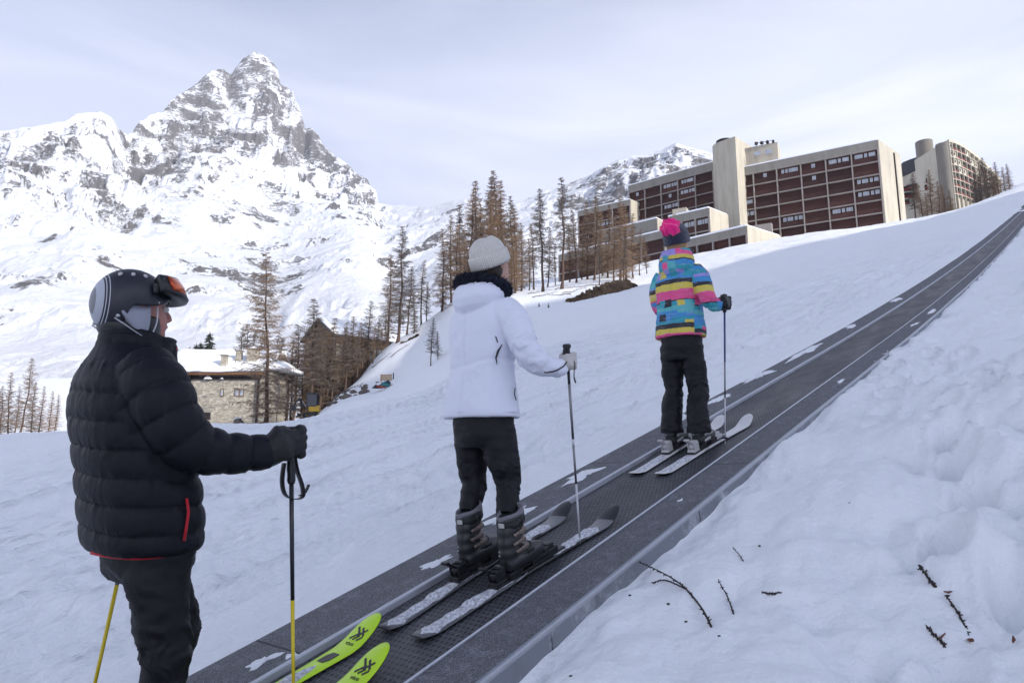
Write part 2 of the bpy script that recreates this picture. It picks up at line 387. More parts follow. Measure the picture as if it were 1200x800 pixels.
        # far slope: rolls and drifts
        far = sst(r, 30, 90)
        h += far*(.28*fbm(x*.06, y*.06, octs=4, seed=71)+.09*fbm(x*.35, y*.35, octs=3, seed=72))
    return h.reshape(shp)
def gz(x, y): return float(ground(np.array([x]), np.array([y]), True)[0])

az = np.concatenate([np.arange(-180, -60, 3.), np.arange(-60, -44, .8), np.arange(-44, 44, .15), np.arange(44, 60, .8), np.arange(60, 180, 3.)])
rr = [.35]
while rr[-1] < 700: rr.append(rr[-1]*(1.0105 if rr[-1] > 1.6 else 1.06))
rr = np.array(rr); A, RR = np.meshgrid(np.radians(az), rr)
X = RR*np.sin(A); Y = RR*np.cos(A); Z = ground(X, Y)
me = grid_mesh('snow_ground', np.stack([X, Y, Z], -1), wrap=True)
# cap the hub under the camera
bm = bmesh.new(); bm.from_mesh(me); bm.verts.ensure_lookup_table()
bm.faces.new([bm.verts[i] for i in range(len(az))][::-1]); bmesh.ops.recalc_face_normals(bm, faces=bm.faces[-1:]); bm.to_mesh(me); bm.free()
def snow_mat():
    t = NT('snow'); 
    big = t.noise(.35, 3); t.base(t.mix(big, (.80, .82, .86), (.87, .88, .90)))
    t.set(Roughness=.55, Subsurface_Weight=.0); t.p.inputs['Specular IOR Level'].default_value = .25
    rot = t.n('ShaderNodeMapping'); t.l(t.co.outputs['Object'], rot.inputs[0]); rot.inputs['Rotation'].default_value = (0, 0, -AZ); 
    v = t.n('ShaderNodeMapping'); t.l(rot.outputs[0], v.inputs[0]); v.inputs['Scale'].default_value = (3.5, .45, 1)
    strk = t.noise(2.2, 5, .6, vec=v.outputs[0]); tt = t.sep(rot.outputs[0])[0]; msk = t.math('MULTIPLY', t.math('LESS_THAN', tt, -3.0), t.math('GREATER_THAN', tt, -17.)); strk = t.math('MULTIPLY', strk, msk)
    # grain everywhere, streaks left of the belt only
    grain = t.noise(45, 5, .7); med = t.noise(9, 4, .6)
    b1 = t.bump(grain, .5, .016); b2 = t.bump(med, .5, .045, b1); t.bump(strk, .6, .09, b2)
    return t.mat
SNOW = snow_mat()
tag(link('snow_ground', me, SNOW, None, True), kind='structure')

# ------------------------------------------------------------------ mountains: height field of the valley head
SIL = [(-420, 250), (-200, 190), (-60, 158), (0, 149), (40, 147), (75, 141), (90, 133), (104, 131), (118, 130), (131, 136), (140, 149), (150, 156), (156, 151), (165, 139), (178, 134), (190, 129), (200, 114), (211, 107), (232, 96), (245, 84), (262, 79), (270, 87),
 (276, 80), (286, 70), (296, 66), (304, 66), (318, 73), (325, 84), (329, 100), (339, 109), (343, 107), (347, 118), (353, 130), (358, 146), (366, 144), (375, 156), (382, 168), (392, 176), (400, 181), (415, 194), (428, 204), (436, 213), (441, 222), (443, 235),
 (460, 240), (490, 241), (515, 238), (530, 234), (545, 232), (580, 238), (615, 234), (640, 222), (662, 216), (682, 209), (700, 199), (724, 187), (742, 183), (760, 181), (778, 175), (792, 167), (800, 170), (818, 175), (840, 182), (880, 196), (940, 215), (1000, 232), (1100, 250), (1300, 260), (1700, 300)]
def tanel(px, py):
    v = ray(px, py); return v[2]/math.hypot(v[0], v[1]), math.degrees(math.atan2(v[0], v[1]))
_s = [tanel(*p) for p in SIL]; SA = np.array([a for _, a in _s]); ST = np.array([t for t, _ in _s])
def azpx(px): return math.degrees(math.atan((px-600)/800./.96))
RD = [(-420, 2600), (0, 2500), (140, 2600), (165, 3000), (300, 3250), (440, 2700), (500, 2300), (600, 1900), (700, 1700), (800, 1700), (1000, 1500), (1700, 1300)]
RDf = None
RDa = np.array([azpx(p) for p, _ in RD]); RDr = np.array([r for _, r in RD])
# mid-distance shape: py of the surface at given distance, per image column (used as azimuth)
MID = {-420: [(450, 468), (800, 420), (1200, 360), (1800, 280)], 0: [(450, 462), (800, 390), (1200, 330), (1800, 235)], 150: [(450, 445), (800, 380), (1200, 330), (1800, 262), (2400, 215)],
 300: [(450, 418), (800, 372), (1200, 330), (1800, 275), (2400, 225)], 440: [(450, 385), (800, 345), (1200, 315), (1800, 275), (2300, 247)], 540: [(450, 335), (800, 305), (1200, 278), (1700, 252)],
 620: [(450, 315), (800, 290), (1200, 262)], 720: [(450, 310), (800, 275), (1200, 232)], 800: [(450, 310), (800, 262), (1200, 210)], 1000: [(450, 310), (800, 285), (1200, 255)], 1700: [(450, 340), (800, 330), (1100, 320)]}
ma = np.concatenate([np.arange(-62, -40, .5), np.arange(-40, 22, .085), np.arange(22, 60, .4)])
mr = [380.]
while mr[-1] < 1500: mr.append(mr[-1]*1.0075)
mr = np.array(mr); u = np.linspace(0, 1, 300)[1:]
sil_t = np.interp(ma, SA, ST); rd = np.interp(ma, np.linspace(-62, 60, 400), np.convolve(np.pad(np.interp(np.linspace(-62, 60, 400), RDa, RDr), 14, 'edge'), np.hanning(29)/np.hanning(29).sum(), 'valid'))
keys = sorted(MID); ka = [azpx(k) for k in keys]
Zm = []; Rm = []
# radial positions: common inner rings, then proportionally to the ridge and beyond
f = np.concatenate([np.linspace(0, 1, 620), 1+np.array([.01, .03, .07, .15, .3, .5])])
r0 = 380.
Rg = r0+(rd[None, :]-r0)*f[:, None]
logs = []
for k in keys:
    pts = [(380, tanel(k, 475 if k < 400 else 345)[0]*380 if k < 400 else 0)] + [(r, tanel(k, py)[0]*r) for r, py in MID[k]]
    if k >= 400: pts[0] = (380, tanel(k, MID[k][0][1]+12)[0]*380)
    logs.append(pts)
inner = np.zeros(Rg.shape); wsum = 0
Hk = []
for k, pts in zip(keys, logs):
    rk = np.interp(azpx(k), RDa, RDr); tk = np.interp(azpx(k), SA, ST)
    a = np.array(pts+[(rk, tk*rk)])
    Hk.append((a[:, 0]/rk, a[:, 1]/(tk*rk)))               # normalised profile: fraction of ridge height
Hn = np.array([np.interp(Rg/rd[None, :], a, b) for a, b in Hk])   # keys x rings x az
ki = np.clip(np.searchsorted(ka, ma)-1, 0, len(ka)-2); tt = (ma-np.array(ka)[ki])/(np.array(ka)[ki+1]-np.array(ka)[ki]); tt = np.clip(tt, 0, 1); tt = tt*tt*(3-2*tt)
J = np.arange(len(ma)); Hf = Hn[ki, :, J].T*(1-tt)+Hn[ki+1, :, J].T*tt
ridgeH = sil_t*rd
# far from the crest the slope should not repeat every notch of the skyline
def blur(a, n): k = np.exp(-np.linspace(-2, 2, 2*n+1)**2); k /= k.sum(); return np.convolve(np.pad(a, n, 'edge'), k, 'valid')
soft = blur(ridgeH, 45); crest = sst(f, .80, 1.0)[:, None]
base_h = (soft*(1-crest)+ridgeH*crest)*Hf
past = np.clip(f[:, None]-1, 0, 1); base_h = base_h*(1-1.6*past)
X = Rg*np.sin(np.radians(ma)); Y = Rg*np.cos(np.radians(ma))
px_m = 600+800*.96*np.tan(np.radians(ma))
matt = (sst(px_m, 140, 200)*(1-sst(px_m, 430, 470)))[None, :]*sst(f, .66, .9)[:, None]      # the rock pyramid
rgt = (sst(px_m, 600, 660))[None, :]*sst(f, .45, .75)[:, None]
lft = (1-sst(px_m, 130, 200))[None, :]*sst(f, .45, .7)[:, None]
wx = X+90*vnoise(X/500, Y/500, seed=101); wy = Y+90*vnoise(X/500+5, Y/500, seed=102)
n1 = ridged(wx/520, wy/520, 7, seed=111, gain=.55)-1.0
n2 = ridged(wx/150+3, wy/150, 5, seed=121, gain=.6)-1.0
n3 = fbm(X/38, Y/38, octs=4, seed=131, gain=.6)
calm = sst(f, .0, .12)[:, None]*(1-.80*sst(f, .90, 1.0)[:, None])
# diagonal buttresses of the pyramid
dg = X*.35+base_h*.9
butt = ridged(dg/210+.3*n1, Y/900, 5, seed=141, gain=.6)-1.0
amp_b = .20+.55*lft+.25*rgt+.9*matt
h = base_h+calm*(n1*70*(.35+.5*lft+.05*rgt+.75*matt)+n2*26*amp_b+n3*15*(.22+.8*(matt+lft+rgt))+butt*75*matt)
# terraces give cliff bands
bandw = np.clip(matt+lft*.9+rgt*.35+.25, 0, 1)
per = 95.; th = h+18*n3; k_ = np.floor(th/per); fr = th/per-k_; step = sst(fr, .35, .75)
h = h+calm*bandw*.38*((k_+step)*per-th)
lim = sil_t[None, :]*(1-.16*np.clip(1-f[:, None], 0, 1))*Rg; ov = h-lim; h = np.where((ov > 0) & (f[:, None] < .995), lim+ov*.06, h)
h = h-45*(1-sst(Rg, 380, 450))
# lone spur of pale snow crossing in front of the rocks at lower centre
me = grid_mesh('mountain', np.stack([X, Y, h+CAM[2]], -1))
# rockiness of each place
pyv = None
zz = h; dzr = np.gradient(zz, axis=0)/np.maximum(np.gradient(Rg, axis=0), .5); da = np.gradient(np.radians(ma))[None, :]*Rg; dza = np.gradient(zz, axis=1)/np.maximum(da, .5)
# remove distortion of radius varying with azimuth
drda = np.gradient(Rg, axis=1)/np.maximum(da, .5); dza = dza-dzr*drda
slope = np.hypot(dzr, dza)
el = zz/Rg; e2 = (el*.984-.1638+0)/(1*.984); pyv = 400-800*((el-.1638*1.0)/(1+.1638*el))*np.sqrt(1+((px_m[None, :]-600)/800)**2*.9)
def blob(cx, cy, rx, ry): return np.exp(-(((px_m[None, :]-cx)/rx)**2+((pyv-cy)/ry)**2))
patch = .9*blob(60, 215, 100, 30)+.6*blob(120, 143, 30, 12)+1.9*blob(30, 355, 85, 9)+1.7*blob(320, 325, 75, 22)+1.2*blob(215, 350, 30, 8)+.5*blob(300, 350, 40, 30)+.35*blob(180, 235, 50, 20)+.8*blob(545, 240, 18, 10)+.4*blob(230, 280, 200, 50)+.9*matt*blob(300, 110, 190, 90)+.7*matt*blob(360, 200, 120, 50)+.9*rgt*blob(720, 220, 130, 30)
ns = fbm(X/60, Y/60, octs=5, seed=151, gain=.65); ns2 = fbm(X/300, Y/300, octs=3, seed=152)
rock = np.clip(slope-.75, -.6, .9)*.42+.42*ns+.22*ns2+patch*.42-.42+.22*matt
rock = rock-.38*(1-sst(Rg, 650, 1000))*(1-np.clip(patch*1.5, 0, 1))+.05*fbm(X/14, Y/14, octs=2, seed=159)+.04
at_ = me.attributes.new('rock', 'FLOAT', 'POINT'); at_.data.foreach_set('value', rock.astype(np.float32).reshape(-1))
def mount_mat():
    t = NT('mountain_rock_snow'); a = t.n('ShaderNodeAttribute', attribute_name='rock')
    n = t.noise(.03, 8, .72, dist=.4); n2 = t.noise(.12, 5, .75)
    m = t.math('ADD', a.outputs['Fac'], t.math('MULTIPLY', t.math('SUBTRACT', n, .5), 1.5)); m = t.math('ADD', m, t.math('MULTIPLY', t.math('SUBTRACT', n2, .5), 1.6))
    m = t.ramp(m, [(.12, 0.), (.26, 1.)])
    rk = t.mix(t.noise(.012, 5, .6), (.045, .05, .065), (.13, .115, .11)); rk = t.mix(t.noise(.15, 5, .7), rk, (.21, .20, .20)); 
    # ledges and cracks of the rock hold thin streaks of snow
    mp_ = t.n('ShaderNodeMapping'); t.l(t.co.outputs['Object'], mp_.inputs[0]); mp_.inputs['Rotation'].default_value = (.3, .5, .4); mp_.inputs['Scale'].default_value = (.5, 1, 1.7)
    dust = t.noise(.075, 9, .80, vec=mp_.outputs[0], dist=1.2); dust = t.math('ADD', dust, t.math('MULTIPLY', t.math('SUBTRACT', t.noise(.009, 4, .6, dist=.6), .5), .85)); dust = t.ramp(dust, [(.515, 0.), (.565, 1.)]); m = t.math('MULTIPLY', m, t.math('SUBTRACT', 1., t.math('MULTIPLY', dust, .92)))
    t.base(t.mix(m, (.80, .82, .87), rk)); t.set(Roughness=.8); t.p.inputs['Specular IOR Level'].default_value = .15
    b = t.bump(t.noise(.06, 8, .75), .9, 9.); t.bump(m, -.5, 3., b)
    return t.mat
tag(link('mountain', me, mount_mat(), None, True), kind='structure')
# ------------------------------------------------------------------ the moving carpet
def rubber_mat():
    t = NT('belt_rubber'); co = t.coord('Object'); s = t.sep(co)
    # rows of small round holes, 28 mm apart, every other row offset
    ky = t.math('DIVIDE', s[1], .030); row = t.math('FLOOR', ky); off = t.math('MULTIPLY', t.math('MODULO', t.math('ABSOLUTE', row), 2.), .5)
    kx = t.math('ADD', t.math('DIVIDE', s[0], .026), off)
    fx = t.math('SUBTRACT', t.math('FRACT', kx), .5); fy = t.math('SUBTRACT', t.math('FRACT', ky), .5)
    d = t.math('SQRT', t.math('ADD', t.math('MULTIPLY', fx, fx), t.math('MULTIPLY', fy, fy)))
    hole = t.ramp(d, [(.24, 1.), (.32, 0.)])
    dirt = t.noise(2.5, 6, .65, sc=(1.5, .35, 1)); frost = t.ramp(t.noise(30, 5, .7), [(.52, 0.), (.8, 1.)])
    c = t.mix(dirt, (.030, .030, .036), (.075, .075, .088)); c = t.mix(t.math('MULTIPLY', frost, .35), c, (.35, .37, .42))
    t.base(t.mix(hole, c, (.004, .004, .005))); t.set(Roughness=t.ramp(dirt, [(.3, .42), (.7, .68)]))
    b = t.bump(hole, -1., .004); t.bump(t.noise(150, 3, .6), .3, .001, b)
    return t.mat
def sidemat_mat():
    t = NT('ribbed_side_mat'); co = t.coord('Object'); s = t.sep(co)
    wv = t.math('SINE', t.math('MULTIPLY', t.math('ADD', s[0], t.math('MULTIPLY', s[1], .6)), 420.)); wv2 = t.math('SINE', t.math('MULTIPLY', t.math('SUBTRACT', s[0], t.math('MULTIPLY', s[1], .6)), 420.))
    wv = t.math('MULTIPLY', wv, wv2)
    n = t.noise(3, 6, .7); f = t.noise(260, 3, .8); w_ = t.ramp(t.noise(14, 6, .75), [(.5, 0.), (.72, 1.)])
    c = t.mix(n, (.030, .031, .036), (.075, .077, .086)); c = t.mix(t.ramp(f, [(.48, 0.), (.66, 1.)]), c, (.36, .37, .42)); c = t.mix(t.math('MULTIPLY', w_, .30), c, (.42, .44, .50))
    sm_ = t.math('FRACT', t.math('DIVIDE', t.math('ADD', s[1], .9), 2.6)); sm_ = t.ramp(sm_, [(.0, 1.), (.0035, 0.)], 'CONSTANT'); c = t.mix(t.math('MULTIPLY', sm_, .85), c, (.012, .012, .014))
    t.base(c); t.set(Roughness=.7); b = t.bump(wv, .7, .003); t.bump(f, .4, .002, b)
    return t.mat
def alu(name, c=(.42, .44, .48), rough=.42, seams=False):
    t = NT(name); n = t.noise(6, 6, .7, sc=(1, 1, 1)); a = t.mix(n, tuple(x*.7 for x in c), tuple(x*1.15 for x in c))
    if seams:
        s = t.sep(t.coord('Object')); f_ = t.ramp(t.math('FRACT', t.math('DIVIDE', t.math('ADD', s[1], .4), 1.3)), [(.0, 1.), (.006, 0.)], 'CONSTANT'); a = t.mix(t.math('MULTIPLY', f_, .8), a, (.03, .03, .035)); a = t.mix(t.ramp(t.noise(4, 6, .75), [(.5, 0.), (.7, .7)]), a, (.75, .77, .82)); a = t.mix(t.ramp(t.noise(2.2, 5, .7), [(.5, 0.), (.75, .5)]), a, (.12, .12, .13))
    t.base(a); t.set(Metallic=.65, Roughness=t.ramp(n, [(.3, rough*.8), (.7, rough*1.3)]))
    t.bump(t.noise(40, 4), .2, .002); return t.mat
ALU = alu('aluminium'); ALUD = alu('aluminium_skirt', (.27, .285, .32), .6, True)
SS = np.concatenate([np.arange(-5, 14, .22), np.arange(14, 150, 1.0)])
root = empty('ski_conveyor', belt(0, 0)); root.rotation_euler = (0, 0, AZ)
tag(root, 'long dark rubber conveyor carpet with metal rails carrying three skiers up the snow slope', 'conveyor lift')
def wob(s, t0, k, a): return t0+a*np.sin(s*.55+k)*.5+a*np.sin(s*1.7+k*2)*.25*(s > 2)
def strip(prof, name, mat, smooth=True, wk=0, wa=0.):
    """prof: cross-section points (t, h) closed; swept along the slope in the conveyor's own frame"""
    mb = MB(); rings = []
    for s in SS:
        o = 0 if wa == 0 else wa*(math.sin(s*.8+wk)+.6*math.sin(s*2.1+wk*3))*min(1., max(0., (s-.5)/3))
        z = SL*s+float(dz_far(s)); rings.append([(t+o, s, z+h) for t, h in prof])
    mb.loft(rings); return mb.build(name, mat, root, smooth)
strip([(-.180, -.004), (.385, -.004), (.385, -.03), (-.180, -.03)], 'belt', rubber_mat(), False)
SM = sidemat_mat()
strip([(-.56, .012), (-.215, .018), (-.215, -.06), (-.56, -.10)], 'side_mat', SM, False, 1, .006)
strip([(.392, .012), (.645, .022), (.645, -.04), (.392, -.04)], 'side_mat', SM, False, 2, .004)
strip([(-.214, .012), (-.213, .021), (-.210, .024), (-.190, .024), (-.186, .020), (-.183, -.02), (-.214, -.02)], 'edge_rail', alu('pale_aluminium', (.56, .58, .64), .5), False)
strip([(.384, .002), (.384, .019), (.388, .023), (.392, .020), (.392, .002)], 'edge_rail', alu('bright_trim', (.62, .64, .7), .35))
strip([(.640, .020), (.652, .034), (.664, .022), (.664, -.02), (.640, -.02)], 'skirt_rail', ALU, True, 2, .004)
strip([(.650, .024), (.662, .022), (.700, -.26), (.688, -.26)], 'side_skirt', ALUD, False, 2, .004)
# clumps of snow lying on the mats
LSNOW = (lambda t: (t.base(t.mix(t.noise(20, 4), (.78, .80, .85), (.88, .89, .92))), t.set(Roughness=.6), t.bump(t.noise(60, 5, .7), .7, .01), t.mat)[-1])(NT('loose_snow'))
def lump(name, c, rx, ry, h, ang, seed, mat=None, parent=None, irr=.3, n=26, m=7, slope=True):
    mb = MB(); rs = []
    for k in range(m):
        f = (k/(m-1)); rr_ = max(1-f, .03)**.55
        ring = []
        for i in range(n):
            a = 2*math.pi*i/n; q = 1+irr*.35*float(vnoise(np.array([math.cos(a)*9+seed]), np.array([math.sin(a)*9]), seed=int(seed)+5))+irr*1.4*float(vnoise(np.array([math.cos(a)*1.6+seed]), np.array([math.sin(a)*1.6]), seed=int(seed)))+irr*.6*float(vnoise(np.array([math.cos(a)*4+seed]), np.array([math.sin(a)*4]), seed=int(seed)+3))
            x = rx*rr_*q*math.cos(a); y = ry*rr_*q*math.sin(a)
            z = h*f*(1+.35*float(vnoise(np.array([x*30+seed]), np.array([y*30]), seed=9)))
            xx, yy = x*math.cos(ang)-y*math.sin(ang), x*math.sin(ang)+y*math.cos(ang)
            ring.append((xx, yy, z+(SL*yy if slope else 0)))
        rs.append(ring)
    mb.loft(rs); o = mb.build(name, mat or LSNOW, parent, True); o.location = c
    if parent is None: o.rotation_euler = (0, 0, AZ)
    return o
PATCH = [(.62, -.42, .10, .19, .022, 'elongated snow patch on the left side mat just uphill of the white-jacketed skier'),
 (1.42, -.43, .085, .19, .022, 'ragged snow patch on the left side mat between the second and third skiers'),
 (-.02, -.35, .05, .10, .010, 'thin icy snow smear on the left side mat beside the black ski boots'),
 (-.98, -.33, .05, .09, .012, 'flat crust of snow low on the left side mat by the yellow pole'),
 (-.92, -.25, .03, .035, .016, 'small round snow crumb low on the left side mat next to the rail'),
 (3.05, -.45, .09, .20, .028, 'snow patch on the left side mat behind the pole of the third skier'),
 (3.85, -.46, .09, .26, .03, 'first snow drift on the left side mat uphill of the third skier'),
 (5.0, -.47, .10, .42, .035, 'long snow drift covering the left mat halfway up the carpet'),
 (6.6, -.46, .10, .60, .035, 'longest snow drift lying over the left mat in the upper half'),
 (8.9, -.45, .08, .30, .03, 'small snow patch far up on the left mat'),
 (12.5, -.45, .09, .6, .03, 'farthest snow patch high on the left mat'),
 (4.35, .52, .045, .16, .012, 'thin snow smear on the right mat uphill of the third skier'),
 (8.3, .52, .06, .30, .014, 'snow smear high on the right mat'),
 (9.8, .54, .05, .40, .014, 'upper snow smear on the right mat near the skirt'),
 (1.02, .50, .02, .07, .006, 'tiny snow streak on the right mat below the third skier')]
for i, (s, t, rx, ry, h, lb) in enumerate(PATCH):
    p = belt(s, t, .014); o = lump('snow_patch', p, rx*.8, ry*.75, h*.7, 0, i*3.1+2, irr=.55, n=60); tag(o, lb, 'snow patch', 'patches of snow on the conveyor mats')
CAKED = (lambda t: (t.base(t.mix(t.ramp(t.noise(55, 6, .75), [(.36, 0.), (.58, 1.)]), (.26, .26, .30), (.76, .78, .84))), t.set(Roughness=.6), t.bump(t.noise(80, 5, .7), .9, .008), t.mat)[-1])(NT('caked_wet_snow'))
# ------------------------------------------------------------------ skis and poles
def plastic(name, c, rough=.35, var=.12): return simple(name, c, rough, var, 30)
BLK = plastic('black_plastic', (.012, .012, .014), .4); GRYP = plastic('pale_grey_plastic', (.48, .48, .48), .45); STEEL = alu('steel', (.5, .5, .52), .3)
SLOPE = math.atan(SL)
def frame(name, s, t, yaw=0., h=0.):       # an Empty on the belt, its +Y lying up the slope
    e = empty(name, belt(s, t, h)); e.rotation_mode = 'QUATERNION'
    e.rotation_quaternion = Matrix.Rotation(AZ+yaw, 4, 'Z').to_quaternion() @ Matrix.Rotation(SLOPE, 4, 'X').to_quaternion(); return e
def ski_half(y, L, wt, ww, wl):            # half width along the ski (y from tail 0 to tip L)
    f = y/L
    w_ = np.interp(f, [0, .06, .25, .48, .75, .9, 1.], [wl*.97, wl, (wl+ww)/2*.97, ww, (wt+ww)/2*.97, wt, wt*.9])
    if f > .93: w_ *= math.sqrt(max(0, 1-((f-.93)/.0705)**2.2))
    if f < .012: w_ *= .8+.2*f/.012
    return w_
def make_ski(L, wt, ww, wl, top, label, cat_grp, snow=None, rocker=.07):
    e = empty('ski'); tag(e, label, 'ski', cat_grp)
    def zr(y): return rocker*sst(np.array(y/L), .87, 1.03)*.95 + .012*(1-sst(np.array(y/L), 0, .06))
    yy = np.concatenate([np.linspace(0, L*.9, 40), np.linspace(L*.905, L*.9995, 22)])
    mb = MB(); rings = []; eb = MB(); er = []
    for y in yy:
        w_ = ski_half(y, L, wt, ww, wl); z = float(zr(y)); th = .006+.010*math.exp(-((y/L-.46)/.28)**2)
        rings.append([(-w_, y, z+.0025), (-w_, y, z+th*.55), (-w_*.86, y, z+th), (w_*.86, y, z+th), (w_, y, z+th*.55), (w_, y, z+.0025)])
        er.append([(-w_-.001, y, z), (-w_-.001, y, z+.0024), (w_+.001, y, z+.0024), (w_+.001, y, z)])
    mb.loft(rings); mb.build('top_sheet', top, e, True); eb.loft(er); eb.build('base_edge', BLK, e, False)
    e['len'] = L
    if snow:
        for (a, b, cov) in snow:             # caked snow along the deck
            sb = MB(); rs = []
            for y in np.linspace(a, b, int((b-a)*90)):
                w_ = ski_half(y, L, wt, ww, wl)*cov*(1.02+.30*float(vnoise(np.array([y*16.]), np.array([a*7]), seed=14))+.12*float(vnoise(np.array([y*45.]), np.array([a*7]), seed=15))); end = min(1, (y-a)/.05+.02, (b-y)/.05+.02)
                z = float(zr(y))+.006+.010*math.exp(-((y/L-.46)/.28)**2); hh = (.006+.009*abs(float(vnoise(np.array([y*25.]), np.array([a]), seed=4))))*end
                sh = .006*float(vnoise(np.array([y*12.]), np.array([b]), seed=6))
                rs.append([(sh+w_*end*math.cos(q), y, z-.001+hh*math.sin(q)*(1+.3*float(vnoise(np.array([y*50+q]), np.array([q*2]), seed=12)))) for q in np.linspace(0, math.pi, 7)])
            sb.loft(rs); sb.build('caked_snow', CAKED, e, True)
    return e
def binding(e, yc, mat, mat2, sole=.29, dy=0.):
    z = .017
    b = MB(); b.box((0, yc+.03, z+.006), (.066, .50, .012), bev=.004); b.build('binding_plate', BLK, e)
    h = MB(); y = yc-sole/2-.03
    h.box((0, y, z+.016), (.060, .085, .022), bev=.007); h.box((0, y-.004, z+.046), (.036, .040, .050), bev=.012); h.ball((0, y-.016, z+.050), (.022, .022, .026), 12, 8)
    h.box((0, y+.020, z+.074), (.050, .030, .018), bev=.007); h.box((0, y+.026, z+.030), (.056, .018, .014), bev=.005)
    h.box((0, y-.048, z+.085), (.034, .075, .012), rot=Matrix.Rotation(R(-38), 3, 'X'), bev=.004); h.box((-.026, y, z+.05), (.008, .06, .05), bev=.003); h.box((.026, y, z+.05), (.008, .06, .05), bev=.003)
    hp = h.build('heel_piece', mat, e); hb = MB(); hb.box((0, y-.078, z+.108), (.04, .02, .012), bev=.004); hb.build('lever', mat2, hp)
    q = MB(); y = yc+sole/2+.03
    q.box((0, y+.01, z+.022), (.064, .09, .034), bev=.009); q.box((0, y+.012, z+.048), (.048, .05, .026), bev=.008)
    for sx in (-1, 1): q.box((sx*.024, y-.03, z+.046), (.014, .05, .02), rz=sx*.25, bev=.005)
    q.build('toe_piece', mat, e)
    k = MB()
    for sx in (-1, 1): k.tube([(sx*.036, yc-.02, z), (sx*.055, yc-.06, z+.004), (sx*.05, yc-.11, z-.004)], .003, 5)
    k.build('brake_arm', STEEL, e)
def ski_top(name, stops, rough=.35):
    t = NT(name); co = t.coord('Object'); s = t.sep(co); n = t.noise(25, 4)
    v = t.math('ADD', s[1], t.math('MULTIPLY', t.math('SUBTRACT', n, .5), .01)); v = t.math('DIVIDE', v, 2.)
    t.base(t.ramp(v, stops, 'CONSTANT')); t.set(Roughness=rough); t.bump(t.noise(50, 4), .1, .002); return t.mat
L2 = 1.46
T2 = ski_top('dark_ski_top', [(0, (.10, .10, .11)), (.30, (.02, .02, .022)), (.55, (.17, .17, .18)), (.665, (.022, .022, .024))])
T3 = ski_top('white_ski_top', [(0, (.62, .62, .62)), (.01, (.66, .66, .66)), (.35, (.58, .58, .6)), (.5, (.66, .66, .67))])
T1 = ski_top('lime_ski_top', [(0, (.03, .03, .03)), (.18, (.52, .80, .02))], .3)
def place_ski(e, s_tail, t, yaw=0., h=.0):
    e.location = belt(s_tail, t, h); e.rotation_mode = 'QUATERNION'
    e.rotation_quaternion = Matrix.Rotation(AZ+yaw, 4, 'Z').to_quaternion() @ Matrix.Rotation(SLOPE, 4, 'X').to_quaternion()
G2 = 'dark skis of the skier in white'; G3 = 'white skis of the skier in the checked jacket'; G1 = 'lime skis of the man in black'
for t0, t1, lab, sn in ((-.035, -.085, 'left ski of the white-jacketed skier, dark with caked snow, nearer the metal rail', [(.02, .60, .8), (.83, 1.24, .75)]),
                    (.17, .24, 'right ski of the white-jacketed skier, dark with caked snow, nearer the middle of the belt', [(.02, .60, .85), (.80, 1.26, .8)])):
    e = make_ski(L2, .056, .038, .050, T2, lab, G2, sn); yaw = -math.atan((t1-t0)/1.37); binding(e, .66, BLK, BLK, .29)
    place_ski(e, -.62, t0, yaw, .002)
for t0, t1, lab in ((-.06, -.03, 'left white ski of the skier in the checked jacket, beside the rail'), (.13, .20, 'right white ski of the skier in the checked jacket, nearer the belt middle')):
    e = make_ski(L2, .056, .040, .050, T3, lab, G3, [(.03, .45, .7)]); yaw = -math.atan((t1-t0)/1.37); binding(e, .66, GRYP, GRYP, .28)
    place_ski(e, 1.48, t0, yaw, .002)
def shape_sheet(poly, z0, th=.0006, mb=None):
    mb = mb or MB(); mb.prism([(p[0], p[1]) for p in poly], z0, z0+th); return mb
def stroke(mb, a, b, wd, z0):
    a = np.array(a, float); b = np.array(b, float); d = b-a; d /= np.linalg.norm(d); n_ = np.array([-d[1], d[0]])*wd/2; a = a-d*wd*.0; b = b+d*wd*.0
    z = z0 if callable(z0) else (lambda y: z0)
    pts = [a+n_, b+n_, b-n_, a-n_][::-1]
    mb.prism([tuple(p) for p in pts], [z(p[1]) for p in pts], [z(p[1])+.0008 for p in pts])
INK = plastic('black_ink', (.012, .012, .012), .4)
def text_mesh(txt, size, mat, parent, name='lettering', M=None):
    c = bpy.data.curves.new('t', 'FONT'); c.body = txt; c.size = size; c.extrude = .0004; c.align_x = 'CENTER'; c.align_y = 'CENTER'; c.offset = size*.02
    o = bpy.data.objects.new('t', c); COL.objects.link(o); dg = bpy.context.evaluated_depsgraph_get(); m = bpy.data.meshes.new_from_object(o.evaluated_get(dg)); bpy.data.objects.remove(o)
    if M is not None: m.transform(M)
    return link(name, m, mat, parent)
L1 = 1.62
